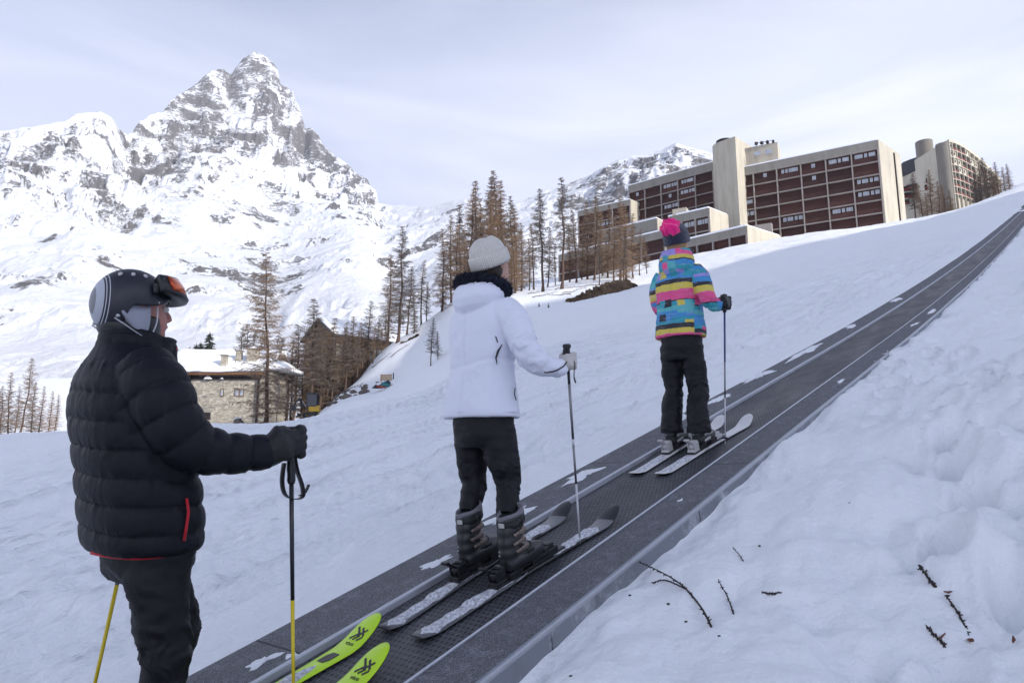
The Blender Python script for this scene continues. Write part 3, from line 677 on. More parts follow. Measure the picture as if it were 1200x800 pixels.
for s_tip, t0, lab in ((-.60, -.105, 'left lime green ski tip with black double chevron emblem, nearer the rail'), (-.76, .145, 'right lime green ski tip with black double chevron emblem, nearer the belt middle')):
    e = make_ski(L1, .064, .040, .054, T1, lab, G1, [(1.02, 1.30, .55)])
    zt = lambda y: .07*.95*float(sst(np.array(y/L1), .87, 1.03))+.0068+.010*math.exp(-((y/L1-.46)/.28)**2)
    lg = MB(); yc = L1*.93
    for sgn in (-1, 1):                       # two interlocked chevrons
        q = .012
        stroke(lg, (-.030, yc+sgn*q+.030*1), (-.002, yc+sgn*q), .0085, zt); stroke(lg, (-.002, yc+sgn*q), (-.030, yc+sgn*q-.030), .0085, zt)
    lg = MB()
    for (a, b) in (((-.034, .030), (.006, -.006)), ((-.006, .030), (.030, -.004)), ((.030, .026), (-.004, -.010)), ((.002, .006), (-.032, -.028)), ((.012, -.006), (-.010, -.030)), ((.034, -.008), (.014, -.030))):
        stroke(lg, (a[0], yc+a[1]), (b[0], yc+b[1]), .0095, zt)
    lg.build('emblem', INK, e)
    text_mesh('VÖLKL', .017, INK, e, 'lettering', Matrix.Translation((0, yc-.052, zt(yc-.052)+.0006)) @ Matrix.Rotation(R(9), 4, 'X'))
    pt = MB(); y = yc-.155; pt.prism([(-.026, y-.035), (.012, y-.035), (.026, y-.012), (.026, y+.035), (-.012, y+.035), (-.026, y+.012)], zt(y)-.001, zt(y)+.0014); pt.build('dark_panel', INK, e)
    place_ski(e, s_tip-L1*math.cos(SLOPE), t0, -.02, .002)
    binding(e, .70, BLK, BLK, .30)
def make_pole(tip, top, label, cols, grip_len=.13, basket=True, r=.0065, strap=None, collar=.0):
    """cols: [(fraction, material)] along the shaft from the tip"""
    tip = np.array(tip, float); top = np.array(top, float); L = np.linalg.norm(top-tip); ax = (top-tip)/L
    e = empty('ski_pole', tip); e.rotation_mode = 'QUATERNION'; e.rotation_quaternion = Vector(ax).to_track_quat('Z', 'Y'); tag(e, label, 'ski pole', 'ski poles')
    z0 = 0.03
    for (f0, f1, m) in cols:
        MB().tube([(0, 0, max(z0, f0*(L-grip_len))), (0, 0, f1*(L-grip_len))], [r*(.62+.38*f0), r*(.62+.38*f1)], 12).build('shaft', m, e, True)
    MB().tube([(0, 0, -.005), (0, 0, .032)], [.0015, .0045], 8).build('tip', STEEL, e, True)
    if basket:
        MB().tube([(0, 0, .045), (0, 0, .052), (0, 0, .058)], [.027, .029, .008], 18).build('basket', BLK, e, True)
    g = MB(); K = [(0, .0105), (.012, .0135), (.03, .0125), (.05, .0145), (.07, .013), (.09, .0145), (.105, .0135), (.118, .018), (.128, .019), (.135, .013)]
    g.tube([(0, 0, L-grip_len+a) for a, _ in K], [(b*1.15, b) for _, b in K], 14); g.box((0, .012, L-grip_len+.124), (.028, .036, .02), bev=.007)
    g.build('grip', BLK, e, True)
    return e, L
POLEG = simple('grey_shaft', (.22, .22, .24), .35, .1, 12, metal=.3); YEL = simple('yellow_shaft', (.62, .48, .01), .4, .1, 12); SHB = simple('black_shaft', (.02, .02, .025), .35, .1, 12); BLU = simple('navy_shaft', (.02, .03, .16), .35, .1, 12); WSH = simple('silver_shaft', (.55, .55, .58), .35, .1, 12)
def ribbon(mb, path, wd, th, up):
    mb.tube(spl(path, 28), [(wd/2, th/2)]*28, 8, up); return mb
# ------------------------------------------------------------------ people
def skin(name, c):
    t = NT(name); n = t.noise(35, 5); t.base(t.mix(n, tuple(x*.82 for x in c), tuple(min(1, x*1.15) for x in c))); t.set(Roughness=.5); t.p.inputs['Subsurface Weight'].default_value = .08
    t.p.inputs['Subsurface Radius'].default_value = (.01, .004, .002); t.bump(t.noise(220, 4), .2, .001); return t.mat
def cloth(name, c, rough=.75, sheen=.2, bmp=.0012, bs=420, var=.12, fold=.004, fs=9, spec=.3):
    t = NT(name); n = t.noise(6, 5); t.base(t.mix(n, tuple(x*(1-var) for x in c), tuple(min(1, x*(1+var)) for x in c))); t.set(Roughness=rough); t.p.inputs['Sheen Weight'].default_value = sheen
    t.p.inputs['Specular IOR Level'].default_value = spec
    b = t.bump(t.noise(fs, 5, .55, dist=.7), .7, fold); t.bump(t.noise(bs, 3, .6), .5, bmp, b); return t.mat
SKIN = skin('skin', (.42, .19, .15)); SKINP = skin('pale_skin', (.55, .33, .25))
def xf(pts, M): return [tuple(M @ Vector(p)) for p in pts]
def head_mb(mb, M, s=1.):
    """head in its own frame: origin at the chin line under the skull centre, +Y to the face, 0.225 tall"""
    K = [  # z, front, back, half width
     (-.012, .055, -.045, .036), (.002, .083, -.052, .045), (.018, .090, -.058, .053), (.034, .089, -.066, .058), (.044, .094, -.070, .0605), (.050, .0895, -.073, .062), (.056, .095, -.076, .063), (.068, .090, -.083, .066),
     (.085, .089, -.091, .069), (.100, .086, -.097, .071), (.112, .083, -.100, .072), (.124, .090, -.102, .073), (.140, .092, -.103, .0745), (.165, .086, -.101, .0745), (.190, .068, -.089, .066), (.207, .045, -.066, .050), (.218, .02, -.038, .030), (.222, .0, -.015, .012)]
    K = spl(K, 46); rings = []
    for z, f, b, w_ in K:
        r = []
        for k in range(40):
            a = 2*math.pi*k/40; c, sn = math.cos(a), math.sin(a); q = (abs(c)**2.25+abs(sn)**2.25)**(-1/2.25)
            y = sn*q*(f if sn > 0 else -b); x = c*q*w_
            if sn > .3 and .09 < z < .125: y -= .010*math.exp(-((abs(x)-.032)/.014)**2)          # eye sockets
            r.append((x*s, y*s, z*s))
        rings.append(xf(r, M))
    mb.loft(rings)
    mb.tube(xf([(0, .080*s, .122*s), (0, .090*s, .105*s), (0, .101*s, .088*s), (0, .106*s, .077*s), (0, .094*s, .068*s)], M), [(.007*s, .006*s), (.009*s, .009*s), (.010*s, .011*s), (.010*s, .014*s), (.006*s, .012*s)], 12, up=M.to_3x3() @ Vector((0, 1, 0)))
    for sx in (-1, 1): mb.tube(xf([(sx*.004*s, .088*s, .074*s), (sx*.013*s, .089*s, .074*s)], M), .0075*s, 8)
    for sx in (-1, 1): mb.tube(xf([(sx*.070*s, -.012*s, .065*s), (sx*.078*s, -.018*s, .085*s), (sx*.080*s, -.022*s, .108*s), (sx*.074*s, -.012*s, .118*s)], M), [(.009*s, .012*s), (.010*s, .016*s), (.010*s, .016*s), (.006*s, .008*s)], 10)
def face_bits(person, M, s=1.):
    for sx in (-1, 1):
        e = MB().ball((sx*.031, .078, .105), .0125, 14, 10); e.v = xf([(x*s, y*s, z*s) for x, y, z in e.v], M); e.build('eye', EYE, person, True)
        b = MB().tube(xf([(sx*.014*s, .093*s, .122*s), (sx*.032*s, .092*s, .127*s), (sx*.052*s, .078*s, .121*s)], M), [.0025, .0035, .002], 6); b.build('eyebrow', HAIRD, person, True)
    m = MB().tube(xf([(-.022*s, .082*s, .049*s), (-.010*s, .0945*s, .0505*s), (0, .0965*s, .050*s), (.010*s, .0945*s, .0505*s), (.022*s, .082*s, .049*s)], M), [(.002, .0015), (.0055, .003), (.0052, .003), (.0055, .003), (.002, .0015)], 8); m.build('mouth', LIP, person, True)
EYE = plastic('eye_white', (.6, .58, .55), .2); LIP = skin('lips', (.38, .12, .11)); HAIRD = cloth('dark_hair', (.03, .02, .015), .6)
HAIRB = cloth('blond_hair', (.34, .22, .11), .55, fs=60)
def hand_mb(mb, c, out, fwd, ax, wrist, k=1., side=1):
    """five fingers closed round a shaft. c: shaft centre inside the fist, out: palm side, fwd: towards the knuckles, ax: up the shaft"""
    c = np.array(c, float); o, f, a = [np.array(v, float) for v in (out, fwd, ax)]; a /= np.linalg.norm(a); f = f-a*(f@a); f /= np.linalg.norm(f); o = np.cross(f, a)*np.sign(np.cross(f, a)@o)
    P = lambda x, y, z: c+o*x+f*y+a*z
    w_ = np.array(wrist, float)
    mb.loft([[P(.018+dx*.0, y, z) + o*dx for dx, z in ((-.006*k, -.036), (-.010*k, 0), (-.006*k, .034), (.010*k, .040), (.017*k, .012), (.017*k, -.018), (.010*k, -.040))] for y in (-.048, -.03, -.01, .012, .028)])
    mb.tube([w_, .45*w_+.55*P(.016, -.05, -.004), P(.018, -.045, 0), P(.018, -.02, 0)], [.030*k, .030*k, (.038*k, .024*k), (.036*k, .018*k)], 14, up=a)
    for i, (h, L, r) in enumerate(((.031, 205, .0095), (.0105, 218, .0100), (-.010, 212, .0096), (-.030, 192, .0085))):
        h *= 1+.42*(k-1)
        rad = .0255+.002*k; path = []
        path.append(P(.030, .010, h)); path.append(P(.027, .024, h+.001))
        for q in np.linspace(38, L, 7): path.append(P(rad*math.cos(R(q)), rad*math.sin(R(q))*1.05, h-.002*(q/200)))
        mb.tube(path, [r*k*1.12, r*k*1.15]+[r*k*v for v in (1.08, 1.02, 1.05, .98, .98, .92, .75)], 10, up=a)
    mb.tube([P(.012, -.042, .004), P(-.008, -.034, .018), P(-.024, -.016, .030), P(-.028, .004, .036), P(-.024, .020, .036)], [.013*k, .0135*k, .012*k, .0112*k, .0088*k], 10, up=a)
def boot(person, loc, mat, mat2, liner, label=None, tall=.34, details=True, cut=None):
    e = None
    mb = MB()
    limb(mb, [(0, -.125, .045, .036, .038), (0, -.09, .055, .046, .052), (0, -.02, .062, .048, .058), (0, .05, .052, .050, .048), (0, .11, .040, .048, .036), (0, .145, .036, .036, .026)], 18, 20, up=(0, 0, 1))
    body_loft(mb, [(.03, 0, -.082, .042, .055), (.09, 0, -.080, .045, .060), (.09+(tall-.09)*.3, 0, -.068, .048, .066), (.09+(tall-.09)*.7, 0, -.050, .052, .068), (tall, 0, -.034, .056, .071)], 30, 20)
    me = fuse(mb, .006, 4, lambda c, n: .0015*np.sin(c[:, 2]*130)*(c[:, 2] > .07))
    o = link('ski_boot', me, mat, person, True); o.location = loc; o.rotation_euler = (SLOPE, 0, 0)
    s = MB(); s.box((0, -.10, .012), (.068, .09, .026), bev=.006); s.box((0, .085, .012), (.072, .13, .026), bev=.006); s.box((0, 0, .018), (.058, .2, .018), bev=.004); s.build('sole', BLK, o)
    if details:
        for z, y, wd in ((.085, .050, .098), (.112, .015, .100), (tall-.115, .002, .104), (tall-.075, .012, .108)):
            b = MB()
            th = R(24)
            pts = [(math.cos(a)*wd/2*1.03+.0, y-.065+math.sin(a)*.074, z+.012*math.sin(a)) for a in np.linspace(-.5, 2.6, 16)]
            ribbon(b, pts, .018, .007, (0, 0, 1)); b.box((wd/2+.003, y-.045, z), (.010, .050, .020), bev=.004)
            b.build('buckle', BKM if z > .1 else mat2, o, True)
        b = MB(); pts = [(math.cos(a)*.058, -.038+math.sin(a)*.074, tall-.03+.01*math.sin(a)) for a in np.linspace(0, 2*math.pi, 30)]; ribbon(b, pts, .036, .006, (0, 0, 1)); b.build('power_strap', mat2, o, True)
        for k in range(7):
            q = MB().ball((-.012, -.140+.0075*k, .105+(tall-.16)/6.5*k), (.004, .005, .004), 8, 6); q.build('rivet', GRYP, o, True)
        if label: MB().box((.006, -.113, tall-.028), (.032, .005, .020), rot=Matrix.Rotation(R(-8), 3, 'X'), bev=.0015).build('back_patch', GRYP, o)
    mb = MB(); rr_ = []
    for z, q in ((tall-.02, .98), (tall+.012, 1.0), (tall+.020, .94), (tall+.012, .85), (tall-.02, .8)):
        rr_.append([(.055*q*math.cos(a), -.032+.068*q*math.sin(a)+.01*math.sin(a), z+.010*math.sin(a*1)+.002*math.sin(a*5)) for a in np.linspace(0, 2*math.pi, 36, endpoint=False)])
    mb.loft(rr_, False); mb.build('liner', liner, o, True)
    return o
def person_frame(s, t): return belt(s, t)
def polyd(co, K):
    """distance to a limb path as a share of its radius, and length along it"""
    K = spl(K, 60); best = np.full(len(co), 9e9); along = np.zeros(len(co)); L = np.concatenate([[0], np.cumsum(np.linalg.norm(np.diff(K[:, :3], axis=0), axis=1))])
    for i in range(len(K)):
        d = np.linalg.norm(co-K[i, :3], axis=1)/K[i, 3]; m = d < best; best[m] = d[m]; along[m] = L[i]
    # refine along by projecting on the tangent
    return best, along, L, K
def along_smooth(co, K):
    K = spl(K, 60); L = np.concatenate([[0], np.cumsum(np.linalg.norm(np.diff(K[:, :3], axis=0), axis=1))])
    d = np.stack([np.linalg.norm(co-K[i, :3], axis=1) for i in range(60)], 1); w_ = np.exp(-((d-d.min(1, keepdims=True))/.012)**2); return (w_*L).sum(1)/w_.sum(1), (d/K[:, 3]).min(1)
def inside(keys, k=.80): return [tuple(q[:3])+tuple(v*k for v in q[3:]) for q in keys]
def torso_in(keys, k=.80): return [(z, cx, cy, a*k, b*k) for z, cx, cy, a, b in keys]
def make_person(loc, label, torso, pelvis, legs, arms, headM, hands, skinm, neck, hs=1., voxel=.0065):
    mb = MB()
    body_loft(mb, torso_in(torso, .78), 30, 24); body_loft(mb, torso_in([q for q in sorted(pelvis)][1:], .78), 30, 12)
    for K in legs: limb(mb, inside(K[:-1], .62), 24, 16)
    for K in arms: limb(mb, inside(K, .62), 24, 14)
    mb.tube(neck, [.060, .055, .052, .055], 20)
    head_mb(mb, headM, hs)
    for h in hands: hand_mb(mb, *h)
    me = fuse(mb, .0045, 2); p = link('person', me, skinm, None, True); p.location = loc; p.rotation_euler = (0, 0, AZ); tag(p, label, 'person'); return p

# ================= the man in the black down jacket
R1 = belt(-1.55, -.04)
tor = [(.695, 0, -.06, .200, .138), (.72, 0, -.06, .215, .151), (.80, 0, -.070, .222, .158), (.92, 0, -.090, .222, .158), (1.04, 0, -.112, .226, .160), (1.14, 0, -.130, .225, .156), (1.21, 0, -.142, .208, .142), (1.26, 0, -.147, .178, .125), (1.30, 0, -.145, .128, .108), (1.335, 0, -.14, .095, .098)]
pel = [(.80, 0, -.06, .165, .125), (.70, 0, -.045, .178, .138), (.63, 0, -.04, .172, .125), (.59, 0, -.035, .15, .10)]
legR = [(.085, -.045, .70, .112), (.10, -.045, .60, .100), (.115, -.035, .50, .086), (.125, -.02, .40, .074), (.13, -.02, .30, .070), (.14, -.06, .20, .068), (.14, -.08, .12, .074)]
legL = [(-.085, -.01, .70, .108), (-.09, .03, .60, .098), (-.095, .085, .50, .085), (-.095, .115, .41, .076), (-.09, .095, .31, .071), (-.09, .065, .22, .070), (-.09, .05, .13, .074)]
armR = [(.135, -.150, 1.245, .088), (.205, -.140, 1.185, .092), (.245, -.105, 1.095, .085), (.255, -.045, 1.020, .078), (.262, .045, .998, .066), (.275, .125, .996, .058), (.288, .195, 1.000, .052)]
armL = [(-.135, -.150, 1.245, .088), (-.215, -.150, 1.175, .090), (-.250, -.135, 1.07, .080), (-.265, -.085, .985, .072), (-.285, -.02, .955, .062), (-.305, .045, .95, .052)]
headM = Matrix.Translation((0, -.136, 1.357)) @ Matrix.Rotation(R(3), 4, 'X')
poleR = (np.array([.30, .330, .105]), np.array([.30, .262, 1.075])); axR = poleR[1]-poleR[0]; cR = poleR[0]+axR/np.linalg.norm(axR)*(np.linalg.norm(axR)-.045)
poleL = (np.array([-.355, -.060, .02]), np.array([-.330, .062, 1.01])); axL = poleL[1]-poleL[0]; cL = poleL[0]+axL/np.linalg.norm(axL)*(np.linalg.norm(axL)-.05)
hR = (cR, (1, 0, 0), (0, 1, 0), axR, armR[-1][:3], 1.0); hL = (cL, (-1, 0, 0), (0, 1, 0), axL, armL[-1][:3], 1.0)
man = make_person(R1, 'man in black quilted down jacket and dark helmet standing nearest, gripping yellow poles', tor, pel, [legR, legL], [armR, armL], headM, [hR, hL], SKIN, [(0, -.145, 1.25), (0, -.145, 1.32), (0, -.140, 1.37), (0, -.135, 1.41)])
face_bits(man, headM)
DOWN = cloth('black_down_nylon', (.0045, .005, .010), .55, .0, .0006, 500, .25, .006, 22, spec=.24)
mb = MB(); body_loft(mb, tor, 56, 60, 2.4)
for K in (armR, armL): limb(mb, K, 50, 28)
collar = [(1.275, 0, -.138, .105, .108), (1.31, 0, -.135, .100, .108), (1.345, 0, -.130, .096, .112), (1.365, 0, -.126, .094, .113)]
body_loft(mb, collar, 44, 12)
aR, aL = armR, armL
def puff(co, no):
    x, y, z = co.T
    zt = z+.05*(y+.08)*0+.018*np.sin(x*6)
    ph = (zt-.768)/.083; crease = np.abs(np.sin(math.pi*ph)); low = z < .755
    p = np.clip(crease, 0, 1)**.33*.0165-.010
    p = np.where(z > 1.215, .004*np.abs(np.sin(math.pi*(z-1.275)/.075))**.5, p)
    a1, d1 = along_smooth(co, aR); a2, d2 = along_smooth(co, aL)
    for al, d, sg in ((a1, d1, 1), (a2, d2, -1)):
        w_ = sst(sg*x, .165, .205)*(1-sst(d, 1.15, 1.5)); q = np.abs(np.sin(math.pi*(al-.045)/.072))**.36*.0125-.0075
        p = p*(1-w_)+q*w_*(1-sst(al, .50, .60)*.3)
        cr = np.abs(np.sin(math.pi*(al-.045)/.072)); crease = crease*(1-w_)+cr*w_
    wr = fbm(x*48+y*48, z*12, y*30, octs=3, seed=5)*.0026*(1.3-crease)+fbm(x*7, z*9, y*7, octs=2, seed=15)*.0015
    return p+wr
jm = fuse(mb, .0062, 2, puff); jk = link('down_jacket', jm, DOWN, man, True)
RED = cloth('red_piping', (.45, .008, .02), .6, .1)
hem = MB(); hem.tube([(.195*math.cos(a), -.06+.146*math.sin(a), .695+.004*math.sin(a*3)) for a in np.linspace(-1.55, .35, 24)], .0055, 8); hem.build('red_lining', RED, jk, True)
z_ = MB(); z_.tube([(.228, -.035, .86), (.232, -.028, .82), (.231, -.030, .785), (.226, -.032, .735)], .0045, 6); z_.build('pocket_zip', RED, jk, True)
c2 = MB(); c2.tube([(.090*math.cos(a), -.126+.122*math.sin(a), 1.362-.03*sst(np.array(math.sin(a)), -.2, 1.0)) for a in np.linspace(-math.pi/2, math.pi*1.5, 50)], [(.016, .006)]*50, 8, up=(0, 0, 1)); 
# standing collar, open at the throat, its points forward
cl = MB(); rr_ = []
for h, q in ((-.075, 1.16), (-.05, 1.10), (-.02, 1.06), (.006, 1.05), (.014, 1.02), (.010, .96), (-.02, .95), (-.07, .98)):
    rr_.append([(.093*q*math.cos(a), -.130+(.106*q*math.sin(a)+(.012 if math.sin(a) > .75 else 0)), 1.375-.036*float(sst(np.array(math.sin(a)), -.6, 1.0))+h+.003*math.sin(a*5)) for a in np.linspace(0, 2*math.pi, 56, endpoint=False)])
cl.loft(rr_, False); cl.build('collar', DOWN, jk, True)
cp = MB().tube([(.094*math.cos(a), -.118+.110*math.sin(a), 1.338-.004*abs(math.cos(a))) for a in np.linspace(.9, math.pi-.9, 16)], .004, 6); cp.build('red_collar_edge', RED, jk, True)
PANT = cloth('black_ski_trousers', (.005, .005, .008), .6, .0, .0008, 400, .3, .007, 14)
mb = MB(); body_loft(mb, sorted(pel), 40, 18, 2.2); limb(mb, legR, 44, 26); limb(mb, legL, 44, 26)
def folds(amp, seed):
    def f(co, no):
        x, y, z = co.T; return amp*fbm(x*7+z*5, y*7, z*16, octs=4, seed=seed)+amp*.9*ridged(z*20+2*fbm(x*9, y*9, z*9, octs=2, seed=seed+3), x*5+y*5, 2, seed=seed+7)*np.exp(-((z-.42)/.10)**2)+amp*.8*ridged(z*26+1.5*fbm(x*9, y*9, z*9, octs=2, seed=seed+3), x*4+y*4, 2, seed=seed+9)*(1-sst(z, .14, .28))-amp
    return f
link('ski_trousers', fuse(mb, .0065, 3, folds(.008, 31)), PANT, man, True)
GLV = cloth('black_glove_leather', (.012, .012, .014), .5, .1, .001, 260, .2, .003, 30)
def glove(person, h, arm_end, mat, k=1.5, cuff=.05, name='glove', puffy=.0):
    mb = MB(); hand_mb(mb, h[0], h[1], h[2], h[3], h[4], k)
    d = np.array(h[0])-np.array(arm_end); d /= np.linalg.norm(d); a = np.array(arm_end)
    if cuff: mb.tube([a-d*.03, a+d*.0, a+d*.02], [cuff*.92, cuff, cuff*.8], 20)
    g = link(name, fuse(mb, .0042, 3, lambda c, n: .0016*fbm(c[:, 0]*60, c[:, 1]*60, c[:, 2]*60, octs=3, seed=77)+puffy), mat, person, True); return g
glove(man, hR, armR[-1][:3], GLV, 1.62, .047, puffy=.003); glove(man, hL, armL[-1][:3], GLV, 1.55, .047)
BOOTB = plastic('black_boot_shell', (.018, .018, .02), .4); LIN = cloth('grey_liner', (.17, .165, .19), .8); BKM = simple('buckle_metal', (.20, .16, .14), .4, .2, 30, metal=.4)
for x, y in ((.17, -.01), (-.10, .12)): boot(man, (x, y, SL*y+.032), BOOTB, BLK, LIN, tall=.17)
# helmet
def helmet_mat():
    t = NT('navy_black_helmet'); co = t.coord('Object'); s = t.sep(co); v = t.math('ADD', t.math('MULTIPLY', s[1], 2.), 1.)   # y -0.5..0 -> 0..1
    v = t.math('ADD', v, t.math('MULTIPLY', t.math('ABSOLUTE', s[0]), .25))
    dk = (.014, .015, .024); n = t.noise(3, 3)
    c = t.ramp(v, [(0, (.16, .17, .19)), (.462, (.40, .42, .47)), (.500, dk), (.506, (.5, .52, .58)), (.511, dk), (.520, (.5, .52, .58)), (.525, dk)], 'CONSTANT')
    t.base(c); t.set(Roughness=.42); t.bump(t.noise(300, 2), .15, .0006); return t.mat
HC = (0., -.157, 1.466); HR = (.108, .119, .122)
def hpt(th, ph, k=1.): return (HC[0]+HR[0]*k*math.sin(ph)*math.cos(th), HC[1]+HR[1]*k*math.sin(ph)*math.sin(th), HC[2]+HR[2]*k*math.cos(ph)*(1 if ph < 1.571 else .95))
def zlim(th):
    sn = math.sin(th)                        # 1 front, -1 back
    return np.interp(sn, [-1, -.72, -.45, -.3, .25, .55, .7, 1], [1.382, 1.384, 1.40, 1.450, 1.458, 1.470, 1.488, 1.494])
mb = MB(); rings = []
nph = 26
for i in range(nph+1):
    r = []
    for k in range(72):
        th = 2*math.pi*k/72; cm = max(-.99, (zlim(th)-HC[2])/HR[2]); pm = math.acos(cm); ph = max(.02, pm*i/nph); r.append(hpt(th, ph))
    rings.append(r)
mb.loft(rings, False); hel = mb.build('helmet', helmet_mat(), man, True); sm = hel.modifiers.new('s', 'SOLIDIFY'); sm.thickness = .014; sm.offset = 1
for i, (th, ph) in enumerate(((-46, 44), (-20, 42), (6, 42), (32, 45))):
    c = Vector(hpt(R(th), R(ph), 1.004)); v = MB().ball((0, 0, 0), (.0065, .0095, .005), 12, 6); o = v.build('vent', GRYP, hel, True); nrm = (c-Vector(HC)).normalized(); o.location = c; o.rotation_mode = 'QUATERNION'; o.rotation_quaternion = nrm.to_track_quat('Z', 'Y')
PAD = cloth('grey_ear_pad', (.30, .31, .37), .8); STR = plastic('white_strap', (.55, .57, .62), .5)
for sx in (1, -1):
    p = MB(); rr_ = []
    outl = [(-.050, .026), (-.030, .040), (.020, .042), (.036, .040), (.038, -.018), (.028, -.046), (.004, -.044), (-.030, -.012), (-.050, .012)]
    O = spl(outl+[outl[0]], 36)[:-1]
    for q, x in ((.9, .064), (1., .079), (.97, .088), (.85, .0915), (.3, .093)): rr_.append([(sx*x, -.166+a*q, 1.415+b*q) for a, b in O])
    p.loft(rr_); p.build('ear_pad', PAD, hel, True)
    t_ = MB(); ribbon(t_, [(sx*.094, -.236, 1.405), (sx*.098, -.20, 1.384), (sx*.093, -.158, 1.362), (sx*.084, -.135, 1.355)], .010, .003, (1, 0, 0))
    ribbon(t_, [(sx*.092, -.112, 1.458), (sx*.091, -.110, 1.41), (sx*.086, -.120, 1.365), (sx*.070, -.115, 1.350), (sx*.035, -.085, 1.338), (0, -.070, 1.334)], .010, .003, (1, 0, 0)); t_.build('chin_strap', STR, hel, True)
    for c_ in ((sx*.098, -.228, 1.412, .006), (sx*.096, -.112, 1.472, .005), (sx*.088, -.150, 1.364, .005)): MB().ball(c_[:3], c_[3], 10, 6).build('rivet', STEEL, hel, True)
nk = MB(); body_loft(nk, [(1.335, 0, -.145, .070, .070), (1.36, 0, -.150, .078, .076), (1.385, 0, -.157, .084, .090), (1.43, 0, -.158, .080, .09)], 40, 12); nk.build('neck_padding', BLK, hel, True)
gg = MB(); rr_ = []
for a in np.linspace(-74, 74, 40):
    th = R(90+a); q = (.014+.020*math.cos(R(a))**1.5); hh = .040*(.55+.45*math.cos(R(a*.9)))
    up = .055*math.cos(R(a)); cx, cy = (HR[0]+q)*math.cos(th), HC[1]+(HR[1]*.93+q)*math.sin(th); cz = 1.532
    ox, oy = math.cos(th), math.sin(th)
    rr_.append([(cx+ox*(u*.6-v*.50), cy+oy*(u*.6-v*.50), cz+v*.95+u*.35) for u, v in ((-.030, -hh*.8), (-.036, 0), (-.030, hh*.8), (.002, hh), (.014, hh*.86), (.014, -hh*.86), (.002, -hh))])
gg.loft(rr_); gob = gg.build('goggles', BLK, hel, True)
ln = MB(); rr_ = []
for a in np.linspace(-62, 62, 34):
    th = R(90+a); q = .036+.012*math.cos(R(a)); hh = .033*(.62+.38*math.cos(R(a*.95))); cx, cy = (HR[0]+q-.010)*math.cos(th), HC[1]+(HR[1]*.93+q-.010)*math.sin(th)
    rr_.append([(cx+math.cos(th)*(d-v*.50), cy+math.sin(th)*(d-v*.50), 1.540+v*.95+d*.4) for d, v in ((-.004, -hh), (.002, -hh*.7), (.005, 0), (.002, hh*.7), (-.004, hh), (-.010, 0))])
t = NT('orange_mirror_lens'); t.base(t.ramp(t.noise(9, 3), [(.35, (.42, .045, .03)), (.6, (.62, .17, .03))])); t.set(Roughness=.12, Metallic=.55); ln.loft(rr_); ln.build('lens', t.mat, gob, True)
for sx in (1, -1): MB().box((sx*.108, -.118, 1.515), (.012, .036, .034), bev=.008).build('strap_hinge', BLK, gob, True)
def W(root, l): return tuple(np.array(root)+np.array([N[0]*l[0]+D[0]*l[1], N[1]*l[0]+D[1]*l[1], l[2]]))
e, L = make_pole(W(R1, poleR[0]), W(R1, poleR[1]), 'dark ski pole with yellow lower shaft in the right glove of the man in black', [(0, .53, YEL), (.53, 1., SHB)], grip_len=.18, r=.0078)
sb = MB(); zt = L-.165
ribbon(sb, [(0, .012, L-.09), (-.0, .022, L-.14), (.0, .040, L-.19), (.0, .042, L-.225), (.0, .016, L-.232), (0, -.022, L-.215), (0, -.034, L-.17), (0, -.026, L-.11)], .030, .004, (1, 0, 0)); ribbon(sb, [(0, .030, L-.222), (0, .050, L-.215), (0, .066, L-.190)], .020, .004, (1, 0, 0)); sb.build('strap', BLK, e, True)
make_pole(W(R1, poleL[0]), W(R1, poleL[1]), 'yellow ski pole slanting behind the legs of the man in black', [(0, .60, YEL), (.60, 1., POLEG)], r=.0085)

# ================= the skier in the white jacket
R2 = belt(0, 0)
tor = [(.735, -.07, 0, .200, .152), (.755, -.07, 0, .207, .160), (.85, -.07, 0, .196, .150), (.97, -.066, 0, .180, .134), (1.10, -.063, 0, .190, .138), (1.21, -.060, 0, .196, .134), (1.29, -.060, 0, .176, .118), (1.34, -.060, 0, .135, .100), (1.39, -.058, 0, .085, .085)]
pel = [(.80, -.06, 0, .160, .130), (.70, -.052, 0, .170, .140), (.62, -.05, 0, .168, .128), (.58, -.05, 0, .145, .105)]
legR = [(.030, 0, .68, .104), (.060, 0, .58, .094), (.085, .005, .49, .080), (.100, .010, .41, .066), (.130, -.030, .33, .062), (.162, -.075, .26, .054)]
legL = [(-.130, 0, .68, .104), (-.135, 0, .58, .094), (-.132, .005, .49, .080), (-.120, .010, .41, .066), (-.105, -.030, .33, .062), (-.086, -.075, .26, .054)]
armR = [(.075, 0, 1.275, .082), (.145, -.005, 1.215, .083), (.205, -.005, 1.115, .074), (.240, .020, 1.035, .067), (.265, .085, .992, .059), (.285, .155, .985, .052), (.295, .205, .990, .047)]
armL = [(-.19, 0, 1.275, .080), (-.220, .03, 1.19, .074), (-.235, .09, 1.09, .066), (-.225, .16, 1.03, .056), (-.215, .22, 1.04, .046)]
headM = Matrix.Translation((-.022, .050, 1.448)) @ Matrix.Rotation(R(14), 4, 'X')
pole2 = (np.array([.27, .373, .115]), np.array([.30, .236, 1.105])); ax2 = pole2[1]-pole2[0]; c2_ = pole2[0]+ax2/np.linalg.norm(ax2)*(np.linalg.norm(ax2)-.085)
h2 = (c2_, (1, 0, 0), (0, 1, 0), ax2, armR[-1][:3], .95); h2l = ((-.205, .285, 1.05), (-1, 0, 0), (0, 1, 0), (0, 0, 1), armL[-1][:3], .95)
g2 = make_person(R2, 'skier in long white jacket, pale knitted hat and black trousers, second on the conveyor', tor, pel, [legR, legL], [armR, armL], headM, [h2, h2l], SKINP, [(-.058, 0, 1.33), (-.052, .01, 1.40), (-.035, .035, 1.45), (-.022, .055, 1.50)])
face_bits(g2, headM)
